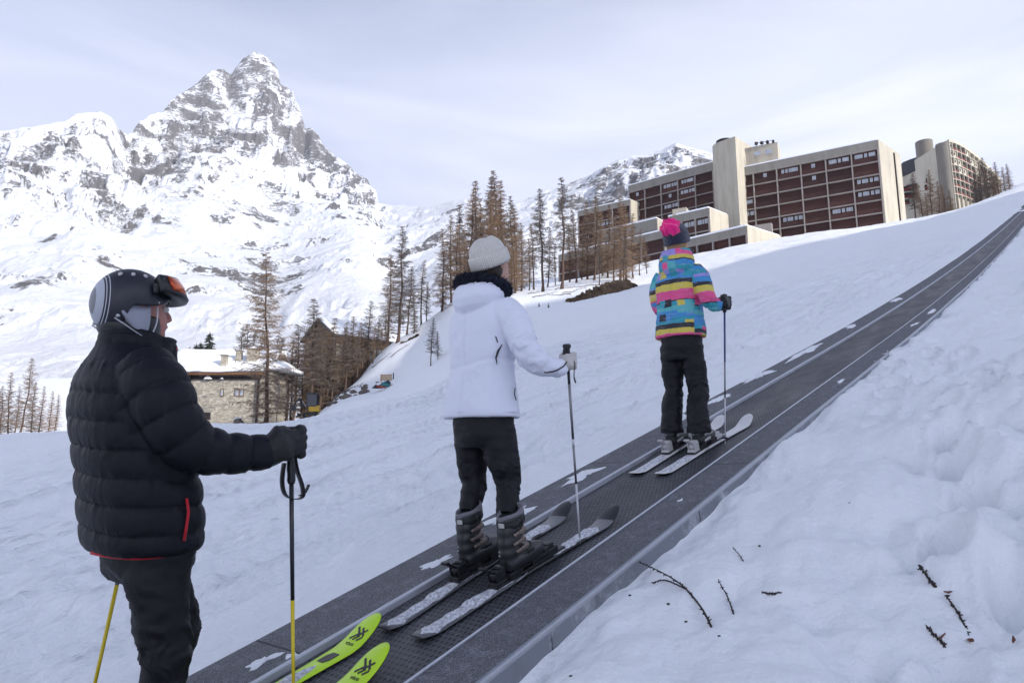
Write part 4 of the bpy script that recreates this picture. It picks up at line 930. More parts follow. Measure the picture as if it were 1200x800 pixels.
WHT = cloth('white_shell_fabric', (.74, .76, .86), .62, .15, .0006, 420, .03, .006, 7, spec=.3)
mb = MB(); body_loft(mb, tor, 52, 50, 2.35)
for K in (armR, armL): limb(mb, K, 44, 26)
# hood lying on the back
mb.loft([[( -.058+a*math.cos(q), -.045+b*math.sin(q), z+.030*math.cos(q)*0-.02*math.sin(q)*-1) for q in np.linspace(0, 2*math.pi, 32, endpoint=False)] for z, a, b in ((1.275, .06, .055), (1.285, .105, .085), (1.315, .138, .112), (1.355, .150, .124), (1.40, .140, .118), (1.435, .120, .10))])
aR = armR
def wfold(co, no):
    x, y, z = co.T; al, d = along_smooth(co, aR); wa = sst(x, .12, .17)*(1-sst(d, 1.1, 1.5))
    f = .004*fbm(x*5, y*5, z*7, octs=3, seed=61)
    f += .007*(ridged(x*5+z*6+.5*fbm(x*6, y*6, z*6, octs=2, seed=62), z*4-x*3+y*3, 3, seed=63)-.8)*(.45+.55*np.exp(-((z-1.0)/.10)**2))
    el = np.exp(-((al-.30)/.09)**2)+.6*np.exp(-((al-.10)/.05)**2)+.6*np.exp(-((al-.46)/.05)**2)
    f += wa*el*.011*(ridged(al*26+1.2*fbm(x*14, y*14, z*14, octs=2, seed=64), (x+y)*3, 2, seed=65)-.8)
    f += .006*np.exp(-((z-1.005-.02*np.sin(x*9))/.012)**2)*-1*(1-wa)     # waist seam drawn in
    f += -.005*np.exp(-((x+.064)/.004)**2)*(y < 0)*(z < 1.27)                              # centre back seam
    return f
jk = link('white_jacket', fuse(mb, .0062, 3, wfold), WHT, g2, True)
sm_ = MB(); sm_.tube([(-.135, -.160, 1.315), (-.06, -.178, 1.300), (.02, -.158, 1.318)], .003, 6)
BT = plastic('black_trim', (.012, .012, .015), .5)
tr = MB(); 
def on_arm(K, u, ang, k=1.03):
    S = spl(K, 80); i = int(u*79); p = S[i, :3]; t = S[min(i+1, 79), :3]-S[max(i-1, 0), :3]; t /= np.linalg.norm(t); up = np.array([1., 0, 0]); up = up-t*(up@t); up /= np.linalg.norm(up); w_ = np.cross(t, up); return p+(up*math.cos(ang)+w_*math.sin(ang))*S[i, 3]*k
tr.tube([on_arm(armR, u, a) for u, a in zip(np.linspace(.66, .97, 14), np.linspace(1.0, -.5, 14))], .0035, 6); tr.build('sleeve_piping', BT, jk, True)
pk = MB(); pk.tube([(.118, -.055, 1.09), (.110, -.075, 1.055), (.108, -.088, 1.02), (.112, -.085, .99)], [.002, .006, .005, .002], 6); pk.tube([(.100, -.082, 1.13), (.108, -.076, 1.10)], .003, 6); pk.tube([(.130, .03, .88), (.135, .02, .85), (.137, .03, .82)], .003, 6); pk.build('pocket_zip', BT, jk, True)
hl = MB(); hl.tube([(-.07+.2085*math.cos(a), .161*math.sin(a)*1.0, .762) for a in np.linspace(0, 2*math.pi, 50)], .0025, 6); hl.build('hem_seam', WHT, jk, True)
FUR = cloth('dark_navy_fur', (.005, .007, .018), .9, .05, .004, 90, .5, .01, 25)
mb = MB(); K = []
for q in np.linspace(0, 2*math.pi, 37): K.append((-.060+.116*math.cos(q), -.005+.108*math.sin(q), 1.418-.012*math.cos(q)-.010*math.sin(q)))
mb.tube(K, [(.044, .038)]*37, 16, up=(0, 0, 1))
fu = fuse(mb, .0045, 1, lambda c, n: .006*fbm(c[:, 0]*45, c[:, 1]*45, c[:, 2]*45, octs=3, seed=81)+.006*np.clip(vnoise(c[:, 0]*130, c[:, 1]*130, c[:, 2]*90, seed=82), 0, 1)); furo = link('fur_collar', fu, FUR, jk, True)
hr_ = MB(); r2 = random.Random(5)
for i in range(2600):                        # guard hairs
    q = r2.uniform(0, 2*math.pi); v = r2.uniform(-.5, 3.6); cx, cy, cz = -.060+.116*math.cos(q), -.005+.108*math.sin(q), 1.418-.012*math.cos(q)-.010*math.sin(q)
    d = np.array([math.cos(q)*math.cos(v), math.sin(q)*math.cos(v), math.sin(v)]); p = np.array([cx, cy, cz])+d*.038; tipv = p+d*r2.uniform(.012, .024)+np.array([r2.uniform(-.008, .008) for _ in range(3)])
    s_ = np.cross(d, [r2.random(), r2.random(), r2.random()]); s_ = s_/np.linalg.norm(s_)*.0014; u_ = np.cross(d, s_)
    hr_.add([p+s_, p-s_*.5+u_*.8, p-s_*.5-u_*.8, tipv], [(0, 1, 3), (1, 2, 3), (2, 0, 3)])
hr_.build('fur_hair', FUR, furo)
link('ski_trousers', fuse((lambda m: (body_loft(m, sorted(pel), 40, 18, 2.2), limb(m, legR, 44, 26), limb(m, legL, 44, 26), m)[-1])(MB()), .0062, 3, folds(.006, 41)), PANT, g2, True)
def knit(name, c, sc_=1.):
    t = NT(name); co = t.coord('Object'); s = t.sep(co); an = t.math('ARCTAN2', t.math('SUBTRACT', s[1], 0), s[0]); rib = t.math('SINE', t.math('MULTIPLY', an, 64.*sc_)); row = t.math('SINE', t.math('MULTIPLY', s[2], 900.))
    n = t.noise(160, 3, .7); t.base(t.mix(t.noise(8, 4), tuple(x*.88 for x in c), c)); t.set(Roughness=.9); t.p.inputs['Sheen Weight'].default_value = .4
    b = t.bump(rib, .6, .0028); b = t.bump(row, .3, .001, b); t.bump(n, .5, .0015, b); return t.mat
def hat(person, M, mat, cuff, rad=(.098, .112), H=.165, name='knitted_hat', flop=0.):
    e = MB(); rr_ = []
    prof_ = [(0, 1.0), (.045, 1.02), (.085, .97), (.115, .86), (.14, .66), (.155, .42), (H, .14), (H+.001, .02)]
    K = spl([(z*H/.165, k) for z, k in prof_], 24)
    for z, k in K: rr_.append([(rad[0]*k*math.cos(a), rad[1]*k*math.sin(a)-flop*z, z+.002*math.sin(a*3+z*40)) for a in np.linspace(0, 2*math.pi, 60, endpoint=False)])
    e.loft(rr_); o = e.build(name, mat, person, True); o.matrix_local = M
    if cuff:
        c = MB(); rr_ = []
        for z, k in ((-.005, .97), (-.010, 1.03), (0, 1.10), (.03, 1.115), (cuff-.006, 1.10), (cuff, 1.055), (cuff-.004, .99)): rr_.append([(rad[0]*k*math.cos(a), rad[1]*k*math.sin(a), z) for a in np.linspace(0, 2*math.pi, 60, endpoint=False)])
        c.loft(rr_, False); co_ = c.build('cuff', mat, o, True)
    return o
KN = knit('cream_knit', (.72, .68, .62))
hat(g2, headM @ Matrix.Translation((0, -.012, .098)) @ Matrix.Rotation(R(14), 4, 'X'), KN, .062, (.093, .106), .150)
hb = MB(); hb.ball((0, 0, 0), (.078, .070, .075), 20, 14); hb.v = xf(hb.v, headM @ Matrix.Translation((0, -.035, .070))); hb.build('hair', HAIRD, g2, True)
GL2 = cloth('pale_glove', (.50, .47, .45), .7); glove(g2, h2, armR[-1][:3], GL2, 1.25, .0); glove(g2, h2l, armL[-1][:3], GL2, 1.25, .0)
CH = plastic('charcoal_boot_shell', (.022, .022, .025), .38)
for x, y in ((-.062, .012), (.203, .012)): boot(g2, (x, y, SL*y+.034), CH, BLK, LIN, label=True, tall=.265)
e, L = make_pole(W(R2, pole2[0]), W(R2, pole2[1]), 'silver and black ski pole planted on the ski of the skier in white', [(0, .34, WSH), (.34, .40, BLK), (.40, .56, POLEG), (.56, .60, WSH), (.60, .66, BLK), (.66, .92, POLEG), (.92, 1., BLK)], r=.0075, basket=False)
sb = MB(); ribbon(sb, [(0, -.004, L-.015), (.0, -.030, L-.02), (0, -.042, L-.06), (0, -.040, L-.09)], .016, .003, (1, 0, 0)); ribbon(sb, [(.030, -.01, L-.06), (.040, .0, L-.10), (.030, .004, L-.14), (.02, .022, L-.17), (.02, .040, L-.195)], .016, .003, (0, 1, 0)); sb.build('strap', BLK, e, True)

# ================= the skier in the checked jacket
R3 = belt(2.1, .04)
tor = [(.822, -.03, 0, .186, .148), (.84, -.03, 0, .190, .150), (.95, -.03, 0, .184, .144), (1.08, -.03, 0, .172, .134), (1.20, -.028, 0, .178, .132), (1.29, -.025, 0, .176, .120), (1.35, -.020, 0, .146, .104), (1.41, -.02, 0, .090, .088)]
pel = [(.90, -.03, 0, .150, .125), (.80, -.025, 0, .162, .135), (.68, -.022, 0, .165, .128), (.64, -.02, 0, .150, .105)]
legR = [(.045, 0, .74, .100), (.065, 0, .62, .092), (.080, .005, .50, .081), (.090, .005, .41, .074), (.105, -.055, .28, .082), (.116, -.078, .18, .088), (.118, -.075, .115, .092)]
legL = [(-.095, 0, .74, .100), (-.108, 0, .62, .092), (-.110, .005, .50, .081), (-.110, .005, .41, .074), (-.100, -.055, .28, .082), (-.092, -.078, .18, .088), (-.090, -.075, .115, .092)]
armR = [(.095, 0, 1.315, .074), (.155, -.025, 1.245, .074), (.200, -.055, 1.145, .065), (.228, -.060, 1.075, .060), (.258, -.015, 1.040, .052), (.280, .030, 1.045, .046)]
armL = [(-.145, 0, 1.315, .074), (-.195, -.005, 1.235, .070), (-.212, .01, 1.13, .062), (-.212, .06, 1.06, .055), (-.20, .14, 1.05, .046)]
headM = Matrix.Translation((-.018, .002, 1.478)) @ Matrix.Rotation(R(8), 4, 'X')
pole3 = (np.array([.24, .081, .03]), np.array([.30, .062, 1.115])); ax3 = pole3[1]-pole3[0]; c3 = pole3[0]+ax3/np.linalg.norm(ax3)*(np.linalg.norm(ax3)-.06)
h3 = (c3, (1, 0, 0), (0, 1, 0), ax3, armR[-1][:3], .92); h3l = ((-.19, .22, 1.06), (-1, 0, 0), (0, 1, 0), (0, 0, 1), armL[-1][:3], .92)
g3 = make_person(R3, 'skier in multicoloured checked jacket and navy hat with pink bobble, farthest on the conveyor', tor, pel, [legR, legL], [armR, armL], headM, [h3, h3l], SKINP, [(-.02, 0, 1.36), (-.02, 0, 1.42), (-.018, .003, 1.47), (-.018, .006, 1.52)])
face_bits(g3, headM)
def check_mat():
    t = NT('checked_jacket_fabric'); co = t.coord('Object'); s = t.sep(co)
    side = t.math('SUBTRACT', t.math('ABSOLUTE', t.math('ADD', s[0], .03)), .155)       # sleeves carry their own blocks
    wv_ = t.noise(9, 4, .6); z = t.math('ADD', s[2], t.math('MULTIPLY', t.math('GREATER_THAN', side, 0.), .045)); z = t.math('ADD', z, t.math('MULTIPLY', t.math('SUBTRACT', wv_, .5), .035))
    row = t.math('DIVIDE', t.math('SUBTRACT', z, .80), .8)
    N_ = (.02, .02, .028); Y_ = (.62, .50, .08); P_ = (.72, .08, .25); T_ = (.03, .30, .38); B_ = (.05, .26, .55); V_ = (.30, .26, .62); Q_ = (.10, .42, .45)
    def zz(v): return (v-.80)/.8
    base = t.ramp(row, [(0, N_), (zz(.818), P_), (zz(.838), Y_), (zz(.878), N_), (zz(.91), T_), (zz(.955), B_), (zz(1.01), Q_), (zz(1.05), T_), (zz(1.08), N_), (zz(1.088), P_), (zz(1.14), P_), (zz(1.165), Y_), (zz(1.215), N_), (zz(1.245), B_), (zz(1.29), V_), (zz(1.315), T_), (zz(1.35), B_), (zz(1.385), N_), (zz(1.40), Y_), (zz(1.43), P_), (zz(1.46), T_)], 'CONSTANT')
    ang = t.math('ARCTAN2', t.math('ADD', s[0], .03), t.math('SUBTRACT', .0, s[1])); ang = t.math('ADD', ang, t.math('MULTIPLY', t.math('SUBTRACT', t.noise(13, 4, .6), .5), .35))
    cx = t.math('FLOOR', t.math('MULTIPLY', ang, 2.8)); cz = t.math('FLOOR', t.math('DIVIDE', z, .055))
    w1 = t.n('ShaderNodeTexWhiteNoise', noise_dimensions='2D'); t.l(t.comb(cx, cz), w1.inputs['Vector'])
    cells = t.ramp(w1.outputs['Value'], [(0, T_), (.18, V_), (.32, B_), (.48, Q_), (.60, N_), (.72, P_), (.84, Y_), (.92, B_)], 'CONSTANT')
    w2 = t.n('ShaderNodeTexWhiteNoise', noise_dimensions='2D'); t.l(t.comb(t.math('ADD', cx, 7.), t.math('ADD', cz, 3.)), w2.inputs['Vector'])
    top = t.math('GREATER_THAN', z, 1.25); mid = t.math('MULTIPLY', t.math('GREATER_THAN', z, .912), t.math('LESS_THAN', z, 1.085))
    pr = t.math('ADD', t.math('MULTIPLY', top, .38), t.math('ADD', t.math('MULTIPLY', mid, .30), .10))
    use = t.math('LESS_THAN', w2.outputs['Value'], pr)
    c = t.mix(use, base, cells)
    # fine woven streaks inside each block
    fz = t.noise(1, 5, .7, sc=(8, 8, 90)); fx = t.noise(1, 5, .7, sc=(80, 80, 8)); c = t.mix(t.ramp(fz, [(.55, 0.), (.70, .55)]), c, (.55, .50, .62)); c = t.mix(t.ramp(fx, [(.55, 0.), (.72, .5)]), c, (.02, .05, .10))
    t.base(c); t.set(Roughness=.7); t.bump(t.noise(10, 5, dist=.6), .6, .006); return t.mat
mb = MB(); body_loft(mb, tor, 48, 46, 2.3)
for K in (armR, armL): limb(mb, K, 40, 24)
mb.loft([[( -.02+a*math.cos(q), -.045+b*math.sin(q), z+.015*math.sin(q)) for q in np.linspace(0, 2*math.pi, 32, endpoint=False)] for z, a, b in ((1.285, .06, .06), (1.30, .110, .088), (1.335, .140, .112), (1.395, .142, .118), (1.45, .125, .112), (1.492, .105, .096))])
aR = armR
jk = link('checked_jacket', fuse(mb, .0068, 2, lambda c, n: wfold(c-np.array([0.034, 0, -.06]), n)), check_mat(), g3, True)
ic = MB(); ic.tube([(-.02+.098*math.cos(a), -.0+.092*math.sin(a), 1.480+.012*math.sin(a)) for a in np.linspace(0, 2*math.pi, 40)], .016, 10); ic.build('inner_collar', BT, jk, True)
link('ski_trousers', fuse((lambda m: (body_loft(m, sorted(pel), 40, 18, 2.2), limb(m, legR, 44, 26), limb(m, legL, 44, 26), m)[-1])(MB()), .0065, 3, folds(.008, 51)), PANT, g3, True)
NV = knit('navy_knit', (.012, .016, .045)); ho = hat(g3, headM @ Matrix.Translation((0, -.010, .070)) @ Matrix.Rotation(R(10), 4, 'X'), NV, .0, (.096, .108), .165)
PK = cloth('pink_yarn', (.85, .015, .22), .9, .5, .003, 120)
pm = MB().ball((0, 0, 0), .067, 24, 16); pmesh = fuse(pm, .005, 0, lambda c, n: .020*ridged(c[:, 0]*22+3, c[:, 1]*22+c[:, 2]*22, 2, seed=92)-.010+.006*vnoise(c[:, 0]*90, c[:, 1]*90, c[:, 2]*90, seed=93)); po = link('bobble', pmesh, PK, ho, True)
po.location = (.0, -.066, .128)
hb = MB(); hb.ball((0, 0, 0), (.080, .070, .085), 20, 14); hb.v = xf(hb.v, headM @ Matrix.Translation((0, -.030, .060))); hb.tube(xf([(.055, -.03, .06), (.072, -.035, .02), (.080, -.03, -.03), (.075, -.02, -.06)], headM), [.022, .024, .02, .008], 12); hb.build('hair', HAIRB, g3, True)
glove(g3, h3, armR[-1][:3], GLV, 1.5, .050); glove(g3, h3l, armL[-1][:3], GLV, 1.5, .050)
for x, y in ((-.088, .012), (.122, .012)): boot(g3, (x, y, SL*y+.034), BOOTB, GRYP, LIN, tall=.17, details=True)
make_pole(W(R3, pole3[0]), W(R3, pole3[1]), 'dark blue and silver ski pole beside the skier in the checked jacket', [(0, .35, WSH), (.35, .42, BLK), (.42, .62, POLEG), (.62, 1., BLU)], r=.0072, basket=True)
# ------------------------------------------------------------------ buildings
def concrete(name, c, stain=.35):
    t = NT(name); n = t.noise(.25, 6, .6); s = t.noise(.6, 5, .65, sc=(1, 1, .12)); f = t.noise(6, 4, .6)
    a = t.mix(n, tuple(x*.82 for x in c), tuple(min(1, x*1.1) for x in c)); a = t.mix(t.ramp(s, [(.45, 0.), (.7, stain)]), a, tuple(x*.45 for x in c)); a = t.mix(t.ramp(f, [(.5, 0.), (.8, .25)]), a, tuple(x*.7 for x in c))
    t.base(a); t.set(Roughness=.9); return t.mat
CONC = concrete('grey_concrete', (.25, .235, .21)); CREAM = concrete('cream_concrete', (.47, .43, .355), .55); FRM = concrete('pale_frame_concrete', (.30, .27, .25), .4)
def slats(name, c, c2, per=.16):
    t = NT(name); co = t.coord('Object'); s = t.sep(co); fr = t.math('FRACT', t.math('DIVIDE', s[2], per)); g = t.ramp(fr, [(.80, 1.), (.86, .35)])
    n = t.noise(.45, 5, .7); w_ = t.n('ShaderNodeTexWhiteNoise', noise_dimensions='1D'); t.l(t.math('FLOOR', t.math('DIVIDE', s[2], per)), w_.inputs['W'])
    a = t.mix(n, c, c2); a = t.mix(t.math('MULTIPLY', w_.outputs[0], .35), a, tuple(x*.45 for x in c)); a = t.mix(t.math('SUBTRACT', 1., g), a, (.008, .005, .005)); oi = t.n('ShaderNodeObjectInfo'); a = t.mix(t.math('MULTIPLY', oi.outputs['Random'], .6), a, tuple(x*.35 for x in c)); t.base(a); t.set(Roughness=.8); t.bump(fr, .4, .02); return t.mat
WOODR = slats('dark_red_timber', (.048, .019, .016), (.115, .040, .032)); WOODD = slats('shaded_timber', (.020, .009, .009), (.050, .020, .018)); DRK = simple('loggia_dark', (.020, .014, .015), .8, .4, .8)  # WOODD: darker copy of the timber, recess shade put into the colour
GLS = (lambda t: (t.base(t.mix(t.noise(.8, 3), (.16, .18, .22), (.50, .54, .60))), t.set(Roughness=.08), t.mat)[-1])(NT('window_glass')); CUR = simple('white_curtain', (.62, .62, .64), .7, .15, 2.); WFR = simple('window_frame', (.45, .43, .43), .6)
SNROOF = SNOW
def ppx(px, py, Y): return at(px, py, Y)
def solve(Pp, Qp, YQ):
    Q = at(*Qp, YQ); r = ray(*Pp); YP = (Q[2]-CAM[2])/(r[2]/r[1]); P = at(*Pp, YP); return P, Q
def cell(parent, a, b, z0, z1, nrm, kind, rg):
    """one loggia between plan points a, b: timber parapet in front, shutter or glazing behind"""
    a, b = np.array(a), np.array(b); u = (b-a)/np.linalg.norm(b-a); L = np.linalg.norm(b-a); nrm = np.array(nrm); rz = math.atan2(u[1], u[0]); H = z1-z0
    def pos(s, d, z): p = a+u*s-nrm*d; return (p[0], p[1], z)
    m = MB(); ph = H*.44
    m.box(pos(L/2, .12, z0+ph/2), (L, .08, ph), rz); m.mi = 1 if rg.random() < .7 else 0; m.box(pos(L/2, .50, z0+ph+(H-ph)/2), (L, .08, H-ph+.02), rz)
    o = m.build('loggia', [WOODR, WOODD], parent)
    if kind:
        zc = z0+ph+(H-ph)*.47; hh = (H-ph)*.62
        spans = {1: [(.10, .42), (.48, .60), (.66, .92)], 2: [(.12, .26), (.31, .55), (.62, .74), (.79, .96)], 3: [(.42, .58)], 4: [(.18, .30), (.35, .45), (.5, .9)]}[kind]
        for s0, s1 in spans:
            w_ = MB().box(pos(L*(s0+s1)/2, .35, zc), ((s1-s0)*L, .06, hh), rz); wo = w_.build('window', WFR, o)
            k = max(1, round((s1-s0)*L/.8)); pw = (s1-s0)*L/k
            g = MB()
            for i in range(k): g.mi = 0 if rg.random() < .35 else 1; g.box(pos(L*s0+pw*(i+.5), .315, zc), (pw-.12, .02, hh-.14), rz)
            g.build('pane', [GLS, CUR], wo)
def block(thing_, P, Q, back, zb, nb, fh, nf, fascia=1.5, kinds={}, wallm=CONC, endm=CREAM, roof_snow=.25, rg=random, endr=True):
    P, Q = np.array(P), np.array(Q); p, q = P[:2], Q[:2]; u = (q-p)/np.linalg.norm(q-p); L = np.linalg.norm(q-p); nrm = np.array([u[1], -u[0]]); zt = P[2]; B = np.array(back, float); rz = math.atan2(u[1], u[0])
    in_ = p-nrm*.55, q-nrm*.55
    MB().prism([in_[0], in_[1], q+B, p+B], zb, zt-.02).build('wall', wallm, thing_)
    f = MB(); c = (p+q)/2-nrm*.25; f.box((c[0], c[1], zt-fascia/2), (L+.3, .62, fascia), rz); f.build('fascia', CONC, thing_)
    fr = MB()
    for k in range(nf+1): z = zt-fascia-k*fh; fr.box((c[0]+nrm[0]*.03, c[1]+nrm[1]*.03, z-.11), (L, .60, .22), rz)
    for i in range(nb+1): s = p+u*L*i/nb-nrm*.22; fr.box((s[0], s[1], (zt-fascia+zb)/2), (.26, .66, zt-fascia-zb), rz)
    fr.build('facade_frame', FRM, thing_)
    for i in range(nb):
        for k in range(nf):
            a, b = p+u*(L*i/nb+.13), p+u*(L*(i+1)/nb-.13); z1 = zt-fascia-k*fh-.22; cell(thing_, a, b, z1-fh+.22, z1, nrm, kinds.get((i, k), 0), rg)
    if endr:
        e0 = q+u*.02+nrm*.06; w_ = u*.28; MB().prism([e0, e0+w_, q+B+w_, q+B+u*.02], zb, zt+.05).build('end_wall', endm, thing_)
    if roof_snow: MB().prism([p+nrm*.1-u*.1, q+nrm*.1, q+B, p+B], zt+.004, zt+roof_snow).build('roof_snow', SNROOF, thing_)
    return p, q, u, nrm
rg = random.Random(3)
hotel = empty('apartment_building', (62, 140, 40)); tag(hotel, 'long stepped apartment block with dark red loggias, round concrete stair tower and cream end wall', 'building', 'mountain apartment blocks')
hotel.location = (0, 0, 0)
P, Q = solve((855.5, 199.5), (1027.5, 164.2), 133.8)
kr = {(2, 0): 4, (4, 0): 1, (5, 0): 1, (5, 2): 2, (5, 3): 2, (0, 2): 1, (0, 3): 2, (2, 4): 2, (4, 4): 1, (3, 0): 3, (3, 1): 3, (1, 0): 3}
Ev = np.array([8.6, 7.2])
block(hotel, P, Q, Ev*1.0, 36, 6, 2.78, 6, 1.75, kr, rg=rg)
QR = Q; gp = MB(); 
u_ = Ev/np.linalg.norm(Ev); c = Q[:2]+np.array([.864, -.505])*.36+Ev*.66; gp.box((c[0], c[1], 52), (.35, .30, 26.4), math.atan2(u_[1], u_[0])); gp.build('wall_joint', DRK, hotel)
P, Q = solve((736.8, 217.8), (834.6, 190.2), 160.)
kl = {(0, 0): 3, (0, 1): 3, (2, 0): 2, (2, 1): 3, (2, 2): 2, (3, 0): 4, (3, 1): 2}
block(hotel, P, Q, (10, 10), 40, 5, 2.78, 5, 1.9, kl, rg=rg)
PM = P
P, Q = solve((677.5, 247.5), (738, 233.8), 171.)
block(hotel, P, Q, (9, 9), 42, 3, 2.78, 6, 1.3, {(1, 1): 2, (0, 2): 3, (2, 2): 3}, rg=rg)
# round tower
a = at(836.5, 172, 152.); b = at(869, 172, 147.); cc = (a+b)/2; wd = np.linalg.norm((b-a)[:2]); ztop = at(850, 171, 150)[2]
tw = MB(); rd_ = wd*.40; ux = (b-a)[:2]/wd; nx = np.array([-ux[1], ux[0]]); c1 = cc[:2]+ux*(-wd/2+rd_); pol = [tuple(c1+ux*rd_*math.cos(t_)+nx*rd_*math.sin(t_)) for t_ in np.linspace(math.pi/2, 1.5*math.pi, 20)]+[tuple(c1-nx*rd_+ux*(wd-rd_)), tuple(c1+nx*(rd_+4)+ux*(wd-rd_)), tuple(c1+nx*(rd_+4))]
tw.prism(pol[::1], 40, ztop); two = tw.build('stair_tower', CREAM, hotel); bpy.context.view_layer.update()
cap = MB().prism([tuple(c1+ux*rd_*.7*math.cos(t_)+nx*rd_*.7*math.sin(t_)) for t_ in np.linspace(0, 2*math.pi, 16, endpoint=False)], ztop+.002, ztop+1.1); cap.build('tower_cap', DRK, two)
pcx = c1+ux*(wd*.9)+nx*2; ph_ = MB().box((pcx[0]+2.6, pcx[1]+1.8, ztop-4.0), (7.0, 5, 5.0), -.5); ph_o = ph_.build('rooftop_room', CREAM, hotel)
for i in range(2): MB().box((pcx[0]+.2+2.1*i, pcx[1]-1.0-1.1*i, ztop-3.8), (1.5, .1, 1.0), -.5).build('window', GLS, ph_o)
an = MB()
for i in range(4): x = pcx[0]+.4+1.1*i; y = pcx[1]-.2-.5*i; an.tube([(x, y, ztop-1.6), (x, y, ztop-.6-.5*(i % 2))], .05, 6); an.box((x, y, ztop-1.0-.3*i*.3), (.6, .5, .6), .4*i)
an.tube([(pcx[0]+.4, pcx[1]-.2, ztop-.9), (pcx[0]+3.7, pcx[1]-1.7, ztop-.9)], .05, 6); an.build('aerial_rack', DRK, ph_o)
def annex(Pp, Qp, Ep, YQ, zb, nb, fh, nf, fas, kinds={}, name=None, snow=.35):
    P, Q = solve(Pp, Qp, YQ); r = ray(*Ep); E = at(*Ep, (Q[2]-CAM[2])/(r[2]/r[1])); bv = (E-Q)[:2]; L = np.linalg.norm(bv)
    if bv[1] < 3: bv = np.array([bv[0], bv[0]*.55+1.5])
    return block(hotel, P, Q, bv, zb, nb, fh, nf, fas, kinds, roof_snow=snow, rg=rg)
annex((783.6, 254.2), (830, 243.8), (857, 246.5), 137, 36, 3, 3.2, 2, 1.5, {(1, 0): 1, (2, 0): 1, (0, 0): 2})
annex((700, 272.2), (769, 256), (783, 257.5), 147, 36, 4, 2.9, 1, 2.4, {(2, 0): 2, (1, 0): 2, (3, 0): 2})
annex((655, 299), (778, 269.8), (792, 271), 141, 30, 5, 3.2, 2, 1.4, {})
annex((798, 282.6), (874, 264.8), (924, 268.5), 124, 30, 4, 3.0, 2, 1.4, {})
# chimney box and parked bits on the terraces
lx = at(806, 247, 140); MB().box((lx[0]-1, lx[1]+2, lx[2]+.2), (3.0, 2.4, 1.4), -.5).build('roof_box', CREAM, hotel)
tc_ = at(862, 262, 131); MB().box((tc_[0]+3, tc_[1]+2, tc_[2]-1.6), (9.5, 1.2, 3.0), -.5).build('terrace_wall', FRM, hotel)
# ---- the curved block farther right
cb = empty('apartment_building', (0, 0, 0)); tag(cb, 'curved cream block with rows of small red balconies behind bare trees, far right', 'building', 'mountain apartment blocks')
GB = concrete('brown_grey_concrete', (.20, .185, .16), .5); CR2 = concrete('ivory_render', (.50, .46, .38), .3)
arcp = []
pts = [(1111, 164.5, 238.), (1119, 165, 239.5), (1129, 168, 243.), (1139, 172, 247.5), (1149, 177.5, 252.5), (1158, 184, 257.5), (1166, 191, 262.), (1171, 197, 266.)]
Zc = at(1113, 165, 239)[2]
for px, py, Y in pts:
    p = at(px, py, Y); arcp.append(p[:2])
arcp = spl(arcp, 15); n_ = len(arcp)
poly = [tuple(p) for p in arcp]+[tuple(arcp[-1]+np.array([-4, 16.])), tuple(arcp[0]+np.array([-2, 18.]))]
tops = [at(600+800*(p[0]/p[1])*.962, 0, 1)[2]*0 for p in arcp]
drop = [0, 0, .0, .1, .3, .5, .8, 1.2, 1.6, 2.1, 2.7, 3.3, 4.0, 4.8, 5.6]; ztl = [Zc-d for d in drop]
inner = [tuple(np.array(p)+np.array([-.3, .75])) for p in arcp]
MB().prism(inner+[poly[-2], poly[-1]], 80, [z-.1 for z in ztl]+[ztl[-1]-.1, ztl[0]-.1]).build('wall', CR2, cb)
REDB = slats('red_balcony_timber', (.22, .022, .022), (.30, .05, .045), .3)
for i in range(n_-1):
    a, b = arcp[i], arcp[i+1]; u = (b-a)/np.linalg.norm(b-a); nrm = np.array([u[1], -u[0]]); L = np.linalg.norm(b-a); rz = math.atan2(u[1], u[0]); c = (a+b)/2
    zt_ = (ztl[i]+ztl[i+1])/2
    s = MB(); s.box((c[0], c[1], zt_-.55), (L+.05, .8, 1.1), rz)
    for k in range(1, 8): s.box((c[0], c[1], Zc-1.1-k*2.85-.12), (L+.02, .8, .26), rz)
    s.box((a[0], a[1], (zt_+80)/2-.6), (.22, .82, zt_-80), rz); s.build('facade_frame', CR2, cb)
    for k in range(0, 7):
        z0 = Zc-1.1-(k+1)*2.85; 
        if z0+2.6 > zt_-.9: continue
        solid = (k < 4 and (i*7+k*3) % 5 in (0, 3)) or (i < 2 and k in (1,))
        m = MB()
        if solid:
            m.box((c[0]-nrm[0]*.1, c[1]-nrm[1]*.1, z0+1.4), (L-.2, .12, 2.6), rz); o = m.build('wall_panel', CR2, cb); MB().box((c[0]+nrm[0]*.0, c[1]+nrm[1]*.0, z0+1.6), (.7, .1, .9), rz).build('window', DRK, o)
        else:
            m.box((c[0]-nrm[0]*.05, c[1]-nrm[1]*.05, z0+.55), (L-.24, .08, .95), rz); o = m.build('balcony', REDB, cb); MB().box((c[0]-nrm[0]*.5, c[1]-nrm[1]*.5, z0+1.45), (L-.22, .06, 2.4), rz).build('balcony_door', DRK, o)
def cyl(px0, px1, pytop, Y, zb, name, mat, parent, n=24, flat=0):
    a = at(px0, pytop, Y); b = at(px1, pytop, Y); c = (a+b)/2; r = (b[0]-a[0])/2; m = MB(); m.prism([(c[0]+r*math.cos(t_), c[1]+r*math.sin(t_)) for t_ in np.linspace(0, 2*math.pi, n, endpoint=False)], zb, c[2]); return m.build(name, mat, parent), c, r
cyl(1097, 1112, 169.5, 240, 82, 'round_tower', GB, cb); t2, c_, r_ = cyl(1073.5, 1091.5, 166.5, 256, 100, 'round_tower', GB, cb)
lw = [(1055.5, 196, 266), (1062, 190, 264), (1070, 182, 261), (1080, 178, 257), (1098, 172, 248)]; lp_ = [at(*q) for q in lw]; low = [(1055.5, 207), (1062, 204), (1070, 200), (1080, 194), (1098, 181)]
